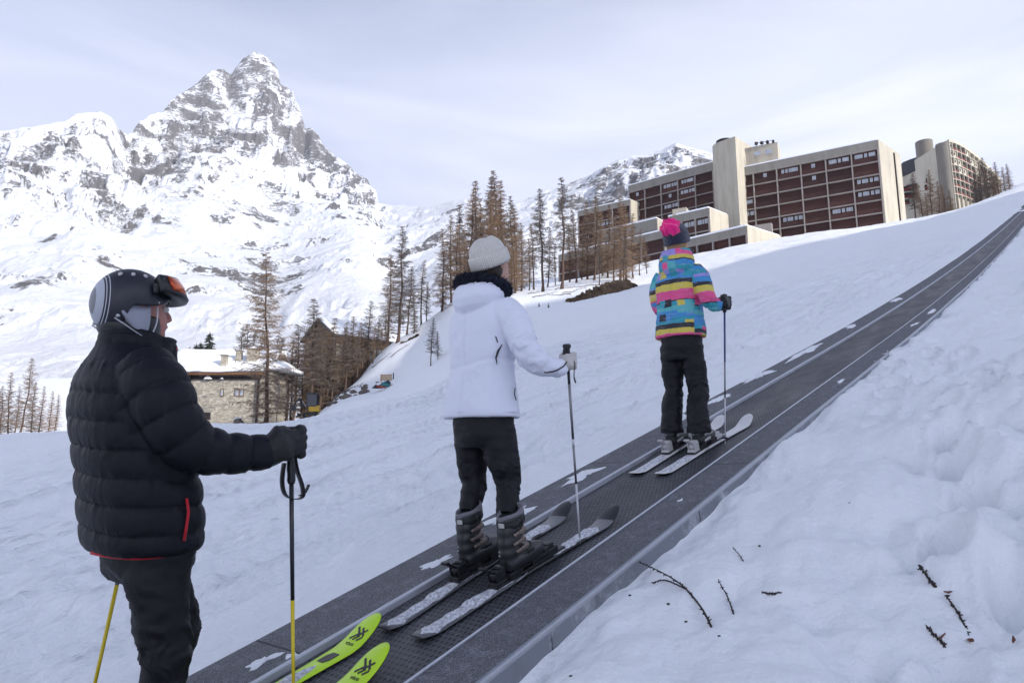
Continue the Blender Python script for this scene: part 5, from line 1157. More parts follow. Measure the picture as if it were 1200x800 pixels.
ROOFD = simple('dark_roof', (.05, .05, .055), .8, .3, 1.)
wz = [at(px, py, q[2])[2] for (px, py), q in zip(low, lw)]
MB().prism([tuple(p[:2]) for p in lp_]+[tuple(lp_[-1][:2]+np.array([2, 12.])), tuple(lp_[0][:2]+np.array([0, 12.]))], 80, wz+[wz[-1], wz[0]]).build('wall', CR2, cb)
rf = MB(); 
for i in range(4):
    a, b = lp_[i], lp_[i+1]; rf.add([(a[0], a[1]-.4, wz[i]+.02), (b[0], b[1]-.4, wz[i+1]+.02), (b[0]+.5, b[1]+8, b[2]+.6), (a[0]+.5, a[1]+8, a[2]+.6), (a[0], a[1]-.4, wz[i]-.35), (b[0], b[1]-.4, wz[i+1]-.35), (b[0]+.5, b[1]+8, b[2]-.4), (a[0]+.5, a[1]+8, a[2]-.4)], [(0, 1, 2, 3), (7, 6, 5, 4), (0, 4, 5, 1), (1, 5, 6, 2), (2, 6, 7, 3), (3, 7, 4, 0)])
rf.build('roof', ROOFD, cb)
for (px, py, Y, w_, h_) in ((1062, 221, 262.9, 5.0, 1.9), (1068.5, 219, 260.6, 3.6, 1.9), (1078, 217, 256.4, 4.6, 1.9), (1061, 229, 263.2, 4.6, 1.9), (1070, 228.5, 260.0, 3.8, 1.9), (1079, 227, 256.0, 4.5, 1.9), (1060, 237, 263.2, 3.4, 1.9), (1089, 202, 251.2, 3.6, 2.0), (1091, 211, 250.0, 3.4, 2.0), (1090, 219, 250.4, 3.6, 2.0), (1093, 196, 249.2, 2.2, 1.8)):
    p = at(px, py, Y); o = MB().box((p[0], p[1], p[2]), (w_, .5, h_), -.38).build('balcony', DRK, cb); MB().box((p[0]-.15, p[1]-.35, p[2]-h_*.27), (w_, .1, h_*.45), -.38).build('parapet', REDB, o)
# grey bunker-like retaining wall in front of it
rw = empty('retaining_wall', (0, 0, 0)); tag(rw, 'grey concrete retaining wall below the curved building at the crest of the slope', 'wall')
a, b, c = at(1140.5, 223.5, 205), at(1149, 227, 198), at(1169, 219, 214)
MB().prism([a[:2], b[:2], c[:2], c[:2]+np.array([-3, 5.])], 66, [0, 0, 0, 0] and [a[2], b[2], c[2], c[2]]).build('wall', CONC, rw); MB().prism([a[:2]+np.array([-.2, -.3]), b[:2]+np.array([.2, -.4]), c[:2]+np.array([.3, -.3]), c[:2]+np.array([-3, 5.])], [a[2]+.01, b[2]+.01, c[2]+.01, c[2]+.01], [a[2]+.5, b[2]+.5, c[2]+.5, c[2]+.5]).build('coping', ROOFD, rw)
# ---- stone house in the valley
def stone_mat(name='rubble_stone', sc_=2.6, c=(.30, .27, .22)):
    t = NT(name); v = t.n('ShaderNodeTexVoronoi', feature='F1'); v.inputs['Scale'].default_value = sc_; t.l(t.coord('Object', (1, 1, 2.0)), v.inputs['Vector'])
    e = t.n('ShaderNodeTexVoronoi', feature='DISTANCE_TO_EDGE'); e.inputs['Scale'].default_value = sc_; t.l(t.coord('Object', (1, 1, 2.0)), e.inputs['Vector'])
    sx = t.sep(v.outputs['Color']); a = t.ramp(sx[0], [(0, tuple(x*.6 for x in c)), (.5, c), (1, tuple(x*1.35 for x in c))]); a = t.mix(t.math('MULTIPLY', t.noise(.7, 5), .6), a, tuple(x*.8 for x in c)); m = t.ramp(e.outputs[0], [(.0, 1.), (.07, 0.)]); a = t.mix(m, a, (.28, .26, .23)); t.base(a); t.set(Roughness=.95); t.bump(t.ramp(e.outputs[0], [(0, 0.), (.12, 1.)]), .8, .05); return t.mat
STN = stone_mat('rubble_stone', 2.6, (.42, .38, .31)); WOODB = slats('brown_planks', (.15, .09, .05), (.25, .16, .09), .25); WOODG = slats('weathered_eave_boards', (.20, .09, .04), (.30, .15, .07), .12)
hs = empty('stone_house', (0, 0, 0)); tag(hs, 'low rubble-stone house with snow-covered roof and three chimneys in the valley', 'house')
def hx(px, py, Y=76): return at(px, py, Y)
x0, x1, xt = hx(188, 470)[0], hx(304, 470)[0], hx(318, 470)[0]; zE = hx(260, 441)[2]; zB = 1.0
MB().box(((x0+x1)/2, 76+3.6, (zE+zB)/2), (x1-x0, 7.2, zE-zB)).build('wall', STN, hs)
MB().box(((x1+xt)/2+.02, 76+2.2, (zE+.5+zB)/2), (xt-x1, 4.6, zE+.5-zB)).build('wall', STN, hs)
e_ = MB(); e_.box(((x0+x1)/2+.1, 75.7, zE+.27), (x1-x0+.7, 1.1, .30)); e_.build('eave', WOODG, hs)
MB().box(((x0+x1)/2, 75.90, zE-.15), (x1-x0+.2, .25, .40)).build('eave_shadow_strip', DRK, hs)  # dark strip standing in for the shadow under the eave
rs = MB(); zR = hx(260, 412, 82)[2]; xr0, xr1 = x0-.6, x1+.5; fr_ = []
prof_ = [(75.0, zE+.44), (74.95, zE+.62), (75.3, zE+.86), (78, (zE+zR)/2+.45), (80.8, zR+.1), (82, zR+.22), (83.2, zR), (88, zE+.6), (88, zE+.3), (82, zR-.3)]
rng_ = []
for x in np.linspace(xr0, xr1, 40): rng_.append([(x, y, z+.10*float(vnoise(np.array([x*.8]), np.array([y*.6]), seed=3))) for y, z in prof_])
rs.loft(rng_); rs.build('roof_snow', SNROOF, hs, True)
r2_ = MB(); rr_ = []
for x in np.linspace(x1+.1, xt+1.7, 14):
    f_ = (x-x1)/(xt+1.7-x1); rr_.append([(x, 75.4, zE+.75-.9*f_*0), (x, 75.35, zE+.95), (x, 77.5, zE+2.2-1.1*f_**1.5), (x, 80, zE+2.5-1.5*f_**2), (x, 82, zE+1.2), (x, 82, zE+.75)])
r2_.loft(rr_); r2_.build('roof_snow', SNROOF, hs, True)
for px, py0, py1, w_, Y in ((263.5, 417, 431, .6, 76.2), (280.6, 411.5, 425, .6, 77.8), (297.5, 410, 424, 1.1, 77.6)):
    a, b = hx(px, py0, Y), hx(px, py1+2, Y); ch = MB().box((a[0], Y, (a[2]+b[2])/2-.3), (w_, w_, a[2]-b[2]+.6)).build('chimney', STN, hs); MB().box((a[0], Y, a[2]+.06), (w_+.22, w_+.22, .12)).build('chimney_cap', CONC, ch)
    if w_ > 1: lump('snow_cap', (a[0], Y, a[2]+.12), .55, .55, .3, 0, 5, SNOW, ch, slope=False)
for (px0, px1, py0, py1, m_) in ((258, 262.8, 455.5, 464.5, 0), (275, 286.5, 455.5, 464.5, 0), (234.5, 247, 483, 491.5, 1)):
    a, b = hx(px0, py1), hx(px1, py0); w_ = MB().box(((a[0]+b[0])/2, 75.99, (a[2]+b[2])/2), (b[0]-a[0], .12, b[2]-a[2])).build('window' if not m_ else 'cellar_opening', WOODB if not m_ else DRK, hs)
    if not m_:
        g = MB(); k = 1 if px1-px0 < 6 else 2; W_ = (b[0]-a[0])/k
        for i in range(k): g.box((a[0]+W_*(i+.5), 75.92, (a[2]+b[2])/2), (W_-.16, .03, b[2]-a[2]-.2))
        g.build('pane', GLS, w_)
for px in (221, 301.5): a = hx(px, 460, 75.6); MB().box((a[0], 75.75, (zE+2.4)/2), (.18, .18, zE-2.4)).build('downpipe', DRK, hs)
for px, r_ in ((243.5, .36), (259.8, .16)): a = hx(px, 441.5, 75.6); lump('snow_clump', (a[0], 75.7, zE-.32), r_*1.1, .25, r_, 0, px, SNOW, hs, slope=False)
# ---- long barn in the wood
bn = empty('barn', (0, 0, 0)); tag(bn, 'brown timber and stone barn with a snowy roof, half hidden among the larches', 'barn')
A_, B_ = at(392, 392, 110), at(472, 392, 120); u = (B_-A_)[:2]; L = np.linalg.norm(u); u /= L; n_ = np.array([-u[1], u[0]]); zb_ = 6.; ze = at(380, 384, 104)[2]; zr = at(376, 373, 112)[2]; rz = math.atan2(u[1], u[0])
def bp(s, d, z): p = A_[:2]+u*s+n_*d; return (p[0], p[1], z)
m = MB(); m.loft([[bp(s, 0, zb_), bp(s, 0, ze), bp(s, 4.5, zr-.3), bp(s, 9, ze), bp(s, 9, zb_)] for s in (0, L)]); m.build('wall', WOODB, bn)
m = MB(); m.loft([[bp(s, -.8, ze-.32), bp(s, -.8, ze-.05), bp(s, 4.5, zr+.15), bp(s, 9.8, ze-.05), bp(s, 9.8, ze-.35), bp(s, 4.5, zr-.15)] for s in (-.7, L+.7)]); m.build('roof', ROOFD, bn)
m = MB(); m.loft([[bp(s, -.7, ze+.02), bp(s, -.6, ze+.28), bp(s, 4.5, zr+.62), bp(s, 9.6, ze+.3), bp(s, 9.7, ze+.02), bp(s, 4.5, zr+.20)] for s in np.linspace(-.5, L+.5, 20)]); m.build('roof_snow', SNROOF, bn, True)
m = MB(); m.box(bp(L*.5, -.08, ze-2.6), (L*.96, .1, 2.2), rz); m.build('stone_panel', STN, bn)
for s in (3, 7, 11): MB().box(bp(s, -.16, ze-2.3), (.9, .08, .9), rz).build('window', DRK, bn)
# ------------------------------------------------------------------ trees
def bark(name, c): 
    t = NT(name); n = t.noise(6, 6, .7, sc=(1, 1, .2)); t.base(t.mix(n, tuple(x*.5 for x in c), tuple(x*1.5 for x in c))); t.set(Roughness=.95); t.bump(n, .8, .03); return t.mat
BARK = bark('larch_bark', (.085, .055, .042)); 
def twigm(name, c, c2):
    t = NT(name); t.base(t.mix(t.noise(.5, 3), c, c2)); t.set(Roughness=.9); return t.mat
TW1 = twigm('larch_twigs_brown', (.15, .105, .075), (.25, .175, .12)); TW2 = twigm('larch_twigs_russet', (.21, .14, .09), (.30, .205, .135)); TW3 = twigm('larch_twigs_grey', (.10, .08, .07), (.17, .135, .11))
SPR = twigm('spruce_needles', (.020, .032, .022), (.05, .06, .04))
def tri(V, F, a, b, r0, r1):
    d = b-a; l = np.linalg.norm(d)+1e-9; d = d/l; u = np.cross(d, (.3, .5, .81)); u /= np.linalg.norm(u)+1e-9; w_ = np.cross(d, u); o = len(V)
    for p, r in ((a, r0), (b, r1)):
        for k in range(3): an = 2.0944*k; V.append(p+(u*math.cos(an)+w_*math.sin(an))*r)
    F += [(o, o+1, o+4, o+3), (o+1, o+2, o+5, o+4), (o+2, o, o+3, o+5)]
def larch(seed, h=12., wid=.17, start=.12, dens=1., lean=.0, thick=1.):
    r = random.Random(seed); T = MB(); pts = []; bx_, by_ = r.uniform(-1, 1)*lean, r.uniform(-1, 1)*lean
    for i in range(14):
        f = i/13; pts.append((bx_*h*f*f+.010*h*math.sin(f*5+seed)+.004*h*math.sin(f*17+seed), by_*h*f*f+.010*h*math.cos(f*4+seed)+.004*h*math.cos(f*15+seed), h*f))
    T.tube(pts, [(.0145*h*(1-f)**.85+.012)*(1+.5*max(0, .06-f)/.06)*.78*thick for f in np.linspace(0, 1, 14)], 8)
    V, F = [], []; P_ = spl(pts, 120); nb = int(105*dens)
    for k in range(nb):
        f = start+(1-start)*(k/nb)**.92; f = min(.985, f+r.uniform(-.01, .01)); c = P_[int(f*119)]; az_ = k*2.399+r.uniform(-.5, .5)
        g = (f-start)/(1-start); L = h*wid*1.25*(1-g)**.72*(.55+.45*min(1, g*5+.3))*r.uniform(.5, 1.15)+.12
        if r.random() < .22: L *= r.uniform(.2, .6)
        n_ = 6; p = np.array(c); el = r.uniform(-.22, .10)+.35*g; d = np.array([math.cos(az_), math.sin(az_), el]); prev = p; rad = (.0042*h*(1-g)+.010)*.55
        for i in range(n_):
            sag = -.10+.24*(i/n_); d2 = d+np.array([r.uniform(-.15, .15), r.uniform(-.15, .15), sag+r.uniform(-.06, .06)]); d2 /= np.linalg.norm(d2); q = prev+d2*L/n_
            ra = rad*(1-i/n_*.75); rb = rad*(1-(i+1)/n_*.75); tri(V, F, prev, q, ra, rb)
            nt_ = 3 if L < .8 else 5
            for j in range(nt_):                                        # side twigs, most of them drooping
                s = prev+(q-prev)*r.random(); sd = 1 if r.random() < .5 else -1; tw = np.cross(d2, (0, 0, 1))*sd+d2*.6+np.array([r.uniform(-.3, .3), r.uniform(-.3, .3), r.uniform(-.7, .15)]); tw /= np.linalg.norm(tw)
                l2 = L*.30*(1-.5*i/n_)*r.uniform(.5, 1.3)+.10; e1 = s+tw*l2*.55; tw2 = tw+np.array([0, 0, -.35]); tw2 /= np.linalg.norm(tw2); e2 = e1+tw2*l2*.5; tri(V, F, s, e1, .0095, .008); tri(V, F, e1, e2, .008, .0045)
                for m_ in range(3):
                    s3 = s+(e1-s)*r.uniform(.2, 1) if m_ < 2 else e1+(e2-e1)*r.random(); t3 = tw+np.array([r.uniform(-1, 1), r.uniform(-1, 1), r.uniform(-.9, .3)]); t3 /= np.linalg.norm(t3); tri(V, F, s3, s3+t3*l2*r.uniform(.3, .6), .0075, .0045)
            prev = q
    for i in range(18):                                                 # dead stubs low on the stem
        f = r.uniform(.03, start+.06); c = P_[int(f*119)]; a = r.uniform(0, 6.28); l = r.uniform(.3, 1.1); tri(V, F, np.array(c), np.array(c)+np.array([math.cos(a)*l, math.sin(a)*l, r.uniform(-.3, .1)*l]), .014, .006)
    me = bpy.data.meshes.new('crown'); me.from_pydata([tuple(v) for v in V], [], F); me.update()
    return T.mesh('trunk'), me, h
def spruce(seed, h=3.):
    r = random.Random(seed); T = MB(); T.tube([(0, 0, 0), (0, 0, h*.5), (0, 0, h)], [h*.02, h*.012, .01], 6); V, F = [], []
    for k in range(70):
        f = .06+.92*k/70; L = h*.22*(1-f)**.8+.05; a0 = r.uniform(0, 6.28)
        for j in range(7):
            a = a0+j*.9+r.uniform(-.2, .2); b = np.array([0, 0, f*h]); e = b+np.array([math.cos(a)*L, math.sin(a)*L, -.25*L+r.uniform(-.05, .05)]); tri(V, F, b, e, .012, .006)
            for m_ in range(7):
                s = b+(e-b)*r.uniform(.15, 1); t3 = np.array([r.uniform(-1, 1), r.uniform(-1, 1), r.uniform(-.4, .5)]); tri(V, F, s, s+t3*L*.22, .016, .004)
    me = bpy.data.meshes.new('crown'); me.from_pydata([tuple(v) for v in V], [], F); me.update(); return T.mesh('trunk'), me, h
LV = [larch(11, 12, .17, .10, 1.), larch(12, 13, .14, .18, 1.1), larch(13, 12, .12, .30, .9, .02), larch(14, 12, .15, .08, 1.25), larch(15, 12, .10, .35, .8, .03), larch(16, 12, .20, .05, 1.1)]
SV = [spruce(21), spruce(22)]
def tree(px, top, Y, v, mat, label, group='bare larches on the slope', by=None, name='larch_tree', wide=1., lib=None):
    x = at(px, 400, Y)[0]; y = Y; z0 = gz(x, y)-.15; zt_ = at(px, top, Y)[2]; h = max(.6, zt_-z0); tm, cm, h0 = (lib or LV)[v]; s = h/h0
    e = empty(name, (x, y, z0)); e.rotation_euler = (.035*math.sin(px*12.9), .035*math.sin(px*7.3+1), (px*1.7) % 6.28); e.scale = (s*wide if s > 0 else 1, s*wide, s); tag(e, label, 'tree', group)
    t_ = bpy.data.objects.new('trunk', tm); COL.objects.link(t_); t_.parent = e; c_ = bpy.data.objects.new('crown', cm); COL.objects.link(c_); c_.parent = e
    for o, m in ((t_, BARK), (c_, mat)):
        if not len(o.data.materials): o.data.materials.append(m)
        o.material_slots[0].link = 'OBJECT'; o.material_slots[0].material = m
    return e
tree(316, 297, 66, 5, TW1, 'tallest lone larch with wide drooping branches, beside the stone house', wide=.95)
left = [(13, 452, 86, 3, TW1), (22, 436, 84, 3, TW1), (37, 419, 82, 0, TW1), (48, 447, 88, 3, TW1), (58, 452, 86, 3, TW2), (69, 458, 84, 3, TW2), (30, 452, 96, 1, TW3), (5, 455, 94, 1, TW1), (76, 462, 95, 3, TW1)]
lab = ['leftmost-but-one short larch at the left edge of the valley', 'second tallest larch in the group at the left edge', 'tallest larch in the group at the far left edge', 'slender larch just right of the tallest one at the left edge', 'russet larch behind the elbow of the man in black', 'russet larch touching the back of the man in black', 'faint grey larch behind the left edge group', 'larch cut by the left border of the picture', 'faint larch mostly hidden behind the man in black']
for a, l in zip(left, lab): tree(*a, l, 'larches at the left edge of the valley')
wood = [(334, 398, 80, 1), (342, 388, 84, 2), (350, 380, 82, 4), (357, 392, 86, 1), (366, 350, 74, 2), (372, 392, 82, 1), (379, 384, 80, 4), (386, 372, 86, 2), (393, 388, 80, 1), (400, 376, 84, 4), (407, 384, 80, 2), (413, 370, 88, 1), (419, 386, 82, 4), (425, 378, 86, 2), (431, 352, 92, 1), (437, 380, 84, 4), (442, 372, 92, 2), (447, 384, 86, 1), (452, 370, 94, 4), (361, 396, 90, 0), (390, 395, 92, 0), (404, 396, 92, 0), (416, 394, 94, 0), (345, 400, 92, 0), (375, 400, 94, 3), (428, 392, 96, 0)]
for i, (px, tp, Y, v) in enumerate(wood):
    tree(px, tp, Y, v, (TW3, TW1)[i % 2], 'tall thin larch standing clear of the wood behind the digger' if i == 4 else 'thin bare larch in the dense wood in front of the barn', 'larches of the wood in front of the barn', wide=1.25)
for a, l in (((465, 264, 86, 1, TW3), 'tall dark larch at the right end of the wood, left of the white jacket'), ((478, 312, 90, 2, TW3), 'shorter larch just right of the tall dark one'), ((455, 300, 96, 1, TW1), 'pale larch just left of the tall dark one'), ((492, 305, 96, 4, TW1), 'thin larch left of the white jacket, above the small leafless tree'), ((500, 330, 94, 1, TW1), 'low larch behind the shoulder of the white jacket'), ((485, 345, 88, 3, TW3), 'bushy low larch below the pair of tall ones'),
          ((505, 372, 57, 2, TW3), 'small dark crooked tree on the snow left of the white jacket'), ((513, 388, 58, 1, TW3), 'smaller companion of the crooked tree beside the white jacket')): tree(*a, l, 'larches left of the white jacket', wide=1.1)
clu = [(519, 268, 92, 1, TW1), (527, 252, 96, 0, TW1), (534, 262, 90, 3, TW2), (540, 240, 98, 1, TW2), (548, 222, 96, 3, TW2), (555, 212, 100, 0, TW2), (562, 232, 94, 3, TW2), (569, 208, 98, 3, TW2), (577, 222, 94, 0, TW2), (584, 201, 100, 3, TW2), (591, 212, 96, 0, TW2), (598, 228, 98, 3, TW2), (605, 244, 96, 1, TW2), (612, 262, 98, 3, TW1), (544, 270, 88, 3, TW1), (559, 258, 88, 3, TW2), (574, 254, 88, 0, TW2), (590, 258, 88, 3, TW1), (603, 275, 88, 3, TW2)]
for i, a in enumerate(clu): a = a[:3]+((3, 1, 0, 5, 2)[i % 5], (TW2, TW1, TW2, TW3)[i % 4]); tree(*a, {9: 'tallest russet larch behind the knitted hat'}.get(i, 'russet larch in the tight clump behind the knitted hat'), 'russet larches clumped behind the knitted hat')
mid = [(620, 280, 92, 1, TW1), (627, 262, 98, 4, TW1), (635, 218, 82, 2, TW3), (643, 268, 100, 1, TW1), (651, 285, 96, 4, TW1), (659, 206, 80, 4, TW3), (668, 262, 98, 1, TW1), (676, 246, 92, 2, TW1), (684, 262, 100, 1, TW1), (691, 236, 96, 0, TW1), (699, 230, 92, 2, TW1), (707, 248, 98, 0, TW2), (715, 240, 94, 3, TW1), (722, 252, 84, 2, TW1), (730, 234, 88, 3, TW2), (737, 238, 84, 3, TW2), (744, 250, 92, 1, TW1), (752, 268, 96, 2, TW1), (760, 276, 98, 1, TW1), (703, 280, 82, 4, TW3), (733, 270, 80, 2, TW3)]
for i, a in enumerate(mid): tree(*a, {2: 'tall dark larch right of the white jacket, standing free on the snow', 5: 'tall leaning larch in front of the low end of the hotel'}.get(i, 'bare larch screening the lower left wing of the apartment block'), 'larches screening the lower wing of the apartment block')
rt = [(1088, 204, 182, 2, TW3), (1096, 214, 178, 1, TW1), (1109, 200, 180, 1, TW1), (1117, 212, 176, 3, TW1), (1124, 216, 182, 3, TW2), (1131, 222, 178, 3, TW1), (1102, 226, 174, 3, TW1), (1163, 200, 178, 3, TW3), (1171, 190, 176, 0, TW3), (1178, 184, 178, 3, TW3), (1185, 196, 176, 0, TW3), (1192, 190, 180, 3, TW1), (1199, 196, 176, 0, TW1), (1206, 192, 178, 3, TW1), (1175, 208, 170, 3, TW3), (1188, 206, 170, 3, TW1), (1168, 214, 172, 3, TW3)]
for i, a in enumerate(rt): tree(*a, 'bare tree on the crest in front of the curved building' if i < 7 else ('tallest of the dark trees right of the curved building' if i == 9 else 'dark tree in the thicket right of the curved building'), 'trees around the curved building', wide=1.2)
for i, (px, tp, Y, v) in enumerate([(282, 384, 128, 1), (290, 378, 132, 3), (298, 386, 126, 1), (304, 394, 130, 3), (310, 388, 128, 1), (322, 392, 120, 3), (330, 396, 118, 1)]): tree(px, tp, Y, v, TW3, 'distant bare larch rising above the roof ridge of the stone house', 'distant larches above the stone house', wide=1.3)
for px, tp, Y, l in ((222, 405, 150, 'tiny distant spruce above the left part of the stone house roof'), (229, 402, 150, 'second tiny spruce above the stone house roof'), (237, 400, 148, 'third tiny spruce from the left above the stone house roof'), (247, 389, 146, 'tallest distant spruce above the stone house roof')): tree(px, tp, Y, 0, SPR, l, 'distant spruces above the stone house', name='spruce_tree', lib=SV)
for px, tp, Y, l in ((632, 362, 66, 'small pale sapling on the snow left of the spruce seedling'), (643, 364, 64, 'dark little spruce seedling on the snow below the larches')): tree(px, tp, Y, 1, SPR if px > 640 else TW3, l, 'seedlings on the snow', name='spruce_seedling', lib=SV)
# ------------------------------------------------------------------ things on the ground
def hit(px, py, far=120.):
    v = ray(px, py); ys = np.concatenate([np.arange(1.2, 12, .01), np.arange(12, far, .1)]); t_ = ys/v[1]; P_ = CAM+v*t_[:, None]; g = ground(P_[:, 0], P_[:, 1]); k = np.argmax(P_[:, 2] < g); return P_[k]
def onpx(px, Y, h=0.): x = at(px, 400, Y)[0]; return np.array([x, Y, gz(x, Y)+h])
# mini digger
o = onpx(369, 64, .12); dg = empty('mini_digger', o, R(8)); tag(dg, 'yellow and black mini digger parked on the snow by the stone house', 'digger'); dg.scale = (1.0,)*3
YD = simple('digger_yellow', (.45, .27, .02), .5, .2, 3); DK = simple('digger_dark', (.015, .016, .02), .5, .2, 5); TG = (lambda t: (t.base((.03, .035, .045)), t.set(Roughness=.1), t.mat)[-1])(NT('cab_glass'))
for sx in (-.52, .52):
    m = MB(); m.loft([[(x, y, z) for y, z in [(-.85, .12), (-.95, .27), (-.82, .44), (.82, .44), (.95, .27), (.85, .12), (.6, .02), (-.6, .02)]] for x in (sx-.14, sx+.14)]); t_ = m.build('track', DK, dg)
    w_ = MB()
    for y in (-.7, -.25, .25, .7): w_.tube([(sx-.16, y, .24), (sx+.16, y, .24)], .12, 12)
    w_.build('roller', YD, t_)
MB().box((0, 0, .42), (.95, 1.0, .22), bev=.04).build('undercarriage', DK, dg)
m = MB(); m.box((.28, .0, .78), (.95, 1.25, .5), bev=.08); m.box((.62, 0, 1.0), (.30, 1.2, .25), bev=.08); m.build('body', YD, dg)
c = MB(); 
for x, y in ((-.42, -.5), (.50, -.5), (-.42, .5), (.50, .5)): c.box((x, y, 1.55), (.07, .07, 1.35))
c.box((.04, 0, 2.24), (1.08, 1.15, .09), bev=.03); cab = c.build('cab_frame', DK, dg)
for y, nm in ((-.49, 1), (.49, 1)): MB().box((.04, y, 1.62), (.86, .02, 1.1)).build('pane', TG, cab)
MB().box((.1, 0, 1.15), (.5, .5, .35), bev=.06).build('seat', DK, cab); MB().box((.25, 0, 1.5), (.12, .5, .6), bev=.05).build('backrest', DK, cab)
bm_ = MB(); bm_.tube([(-.55, -.1, .75), (-.95, -.15, 1.35), (-1.05, -.18, 1.80)], [(.09, .07), (.11, .08), (.08, .06)], 6); bo = bm_.build('boom', DK, dg)
a_ = MB(); a_.tube([(-1.02, -.18, 1.85), (-1.40, -.2, 1.45), (-1.52, -.2, 1.15)], [(.08, .06), (.07, .06), (.05, .05)], 6); a_.build('dipper_arm', DK, dg)
bk = MB(); bk.loft([[(-1.45, y, 1.18), (-1.75, y, 1.12), (-1.80, y, .80), (-1.55, y, .66), (-1.38, y, .80)] for y in (-.42, .02)]); bk.build('bucket', DK, dg)
hy = MB(); hy.tube([(-.45, -.1, .95), (-.85, -.16, 1.55)], .035, 6); hy.build('hydraulic_ram', STEEL, dg)
bl = MB(); bl.box((-1.15, 0, .25), (.10, 1.3, .36), bev=.03); bl.box((-.8, .3, .28), (.7, .08, .08)); bl.box((-.8, -.3, .28), (.7, .08, .08)); bl.build('dozer_blade', DK, dg)
# stones in the snow
RK = (lambda t: (t.base(t.mix(t.noise(2.5, 6, .7), (.05, .042, .036), (.20, .17, .145))), t.set(Roughness=.95), t.bump(t.noise(6, 6, .7), .8, .05), t.mat)[-1])(NT('mountain_stone'))
EARTH = (lambda t: (t.base(t.mix(t.ramp(t.noise(1.3, 7, .75), [(.35, 0.), (.62, 1.)]), (.035, .024, .018), (.15, .095, .055))), t.set(Roughness=1.), t.bump(t.noise(5, 7, .8), 1., .12), t.mat)[-1])(NT('bare_earth'))
def rock(px, Y, sx, sy, sz, seed, name='rock', mat=None, sink=.3):
    r = random.Random(seed); p = onpx(px, Y); bm = bmesh.new(); bmesh.ops.create_icosphere(bm, subdivisions=3, radius=1)
    co = np.array([v.co[:] for v in bm.verts]); k = 1+.30*vnoise(co[:, 0]*1.3+seed, co[:, 1]*1.3, co[:, 2]*1.3, seed=seed)+.16*vnoise(co[:, 0]*3.1, co[:, 1]*3.1+seed, co[:, 2]*3.1, seed=seed+1)+.07*vnoise(co[:, 0]*7, co[:, 1]*7, co[:, 2]*7+seed, seed=seed+2)
    for _ in range(6):
        d = np.array([r.gauss(0, 1) for _ in range(3)]); d /= np.linalg.norm(d); q = co*k[:, None]@d; lim = r.uniform(.55, .85); k = np.where(q > lim, k*lim/np.maximum(q, 1e-6), k)
    for v, c, kk in zip(bm.verts, co, k): v.co = Vector((c[0]*kk*sx, c[1]*kk*sy, c[2]*kk*sz))
    me = bpy.data.meshes.new(name); bm.to_mesh(me); bm.free(); o = link(name, me, mat or RK, None, False); o.location = (p[0], p[1], p[2]+sz*(1-sink)-.1); o.rotation_euler = (r.uniform(-.2, .2), r.uniform(-.2, .2), r.uniform(0, 6.28)); return o
b_ = rock(286, 66, .65, .5, .62, 5, 'boulder'); tag(b_, 'largest brown boulder half buried in snow in front of the stone house', 'boulder'); lump('snow_cap', (0, 0, .42), .42, .34, .14, 0, 8, SNOW, b_, slope=False)
r = random.Random(8); G = 'stones lying in the snow by the digger'
for i in range(26):
    px = r.uniform(386, 432); Y = 66+r.uniform(-4, 5)-.0; s = r.uniform(.12, .42); tag(rock(px, Y, s*1.2, s, s*.7, 20+i), 'dark stone in the strewn pile right of the mini digger', 'stone', G)
for i, (px, Y, s) in enumerate(((331, 68, .22), (336, 66, .3), (309, 67, .16), (350, 63, .18), (345, 70, .25), (300, 66, .15), (322, 64, .14), (398, 72, .3), (444, 70, .2), (390, 73, .3), (455, 64, .15), (376, 64, .2))):
    tag(rock(px, Y, s*1.3, s, s*.7, 60+i), 'small stone scattered singly on the snow between boulder and digger', 'stone', 'scattered single stones')
# earth banks where the snow has slid off
def bank(pxs, Y, label, seed, h=.9):
    mb = MB(); rs = []; r = random.Random(seed)
    for px, w_, dy in pxs:
        c = onpx(px, Y+dy); ring = []
        for j in range(12):
            q = math.pi*j/11; y = c[1]-math.cos(q)*w_; x = c[0]; z = gz(x, y)-.15+(h*math.sin(q)**.8*(w_/2.0)+.25*float(vnoise(np.array([x*1.3]), np.array([y*1.3]), seed=seed))+.12*float(vnoise(np.array([x*4]), np.array([y*4]), seed=seed)))*math.sin(q)**.5; ring.append((x, y, z))
        rs.append(ring)
    rs = [[tuple(v) for v in ring] for ring in spl(np.array(rs).reshape(len(rs), -1), 60).reshape(60, 12, 3)]
    for k, ring in enumerate(rs):
        for j in range(len(ring)): x, y, z = ring[j]; q = math.sin(math.pi*j/11); ring[j] = (x+.2*r.uniform(-1, 1)*q, y+.15*r.uniform(-1, 1), z+.30*r.uniform(-1, 1)*q)
    mb.loft(rs, True); return tag(mb.build('earth_bank', EARTH, None, True), label, 'earth bank', 'bare earth banks')
bank([(667, .3, -4), (676, 1.0, -3.2), (690, 1.6, -2), (706, 2.0, -.6), (722, 2.4, .3), (736, 1.9, 1.2), (745, .8, 1.8), (748, .2, 2)], 70, 'brown bare earth bank with roots below the larches, left of the checked jacket', 4, .85)
bank([(470, .2, 0), (476, .5, 0), (484, .5, .3), (490, .2, .4)], 84, 'small bare strip of earth on the crest beside the tall dark larch', 6, .4)
for i in range(14):
    px = 668+i*5.8+r.uniform(-2, 2); Y = 68+(px-668)*.035+r.uniform(-1.5, 1.5); s = r.uniform(.15, .45); tag(rock(px, Y, s*1.2, s, s*.8, 90+i, mat=EARTH), 'earthy stone on the brown bank below the larches', 'stone', 'earthy stones on the bank')
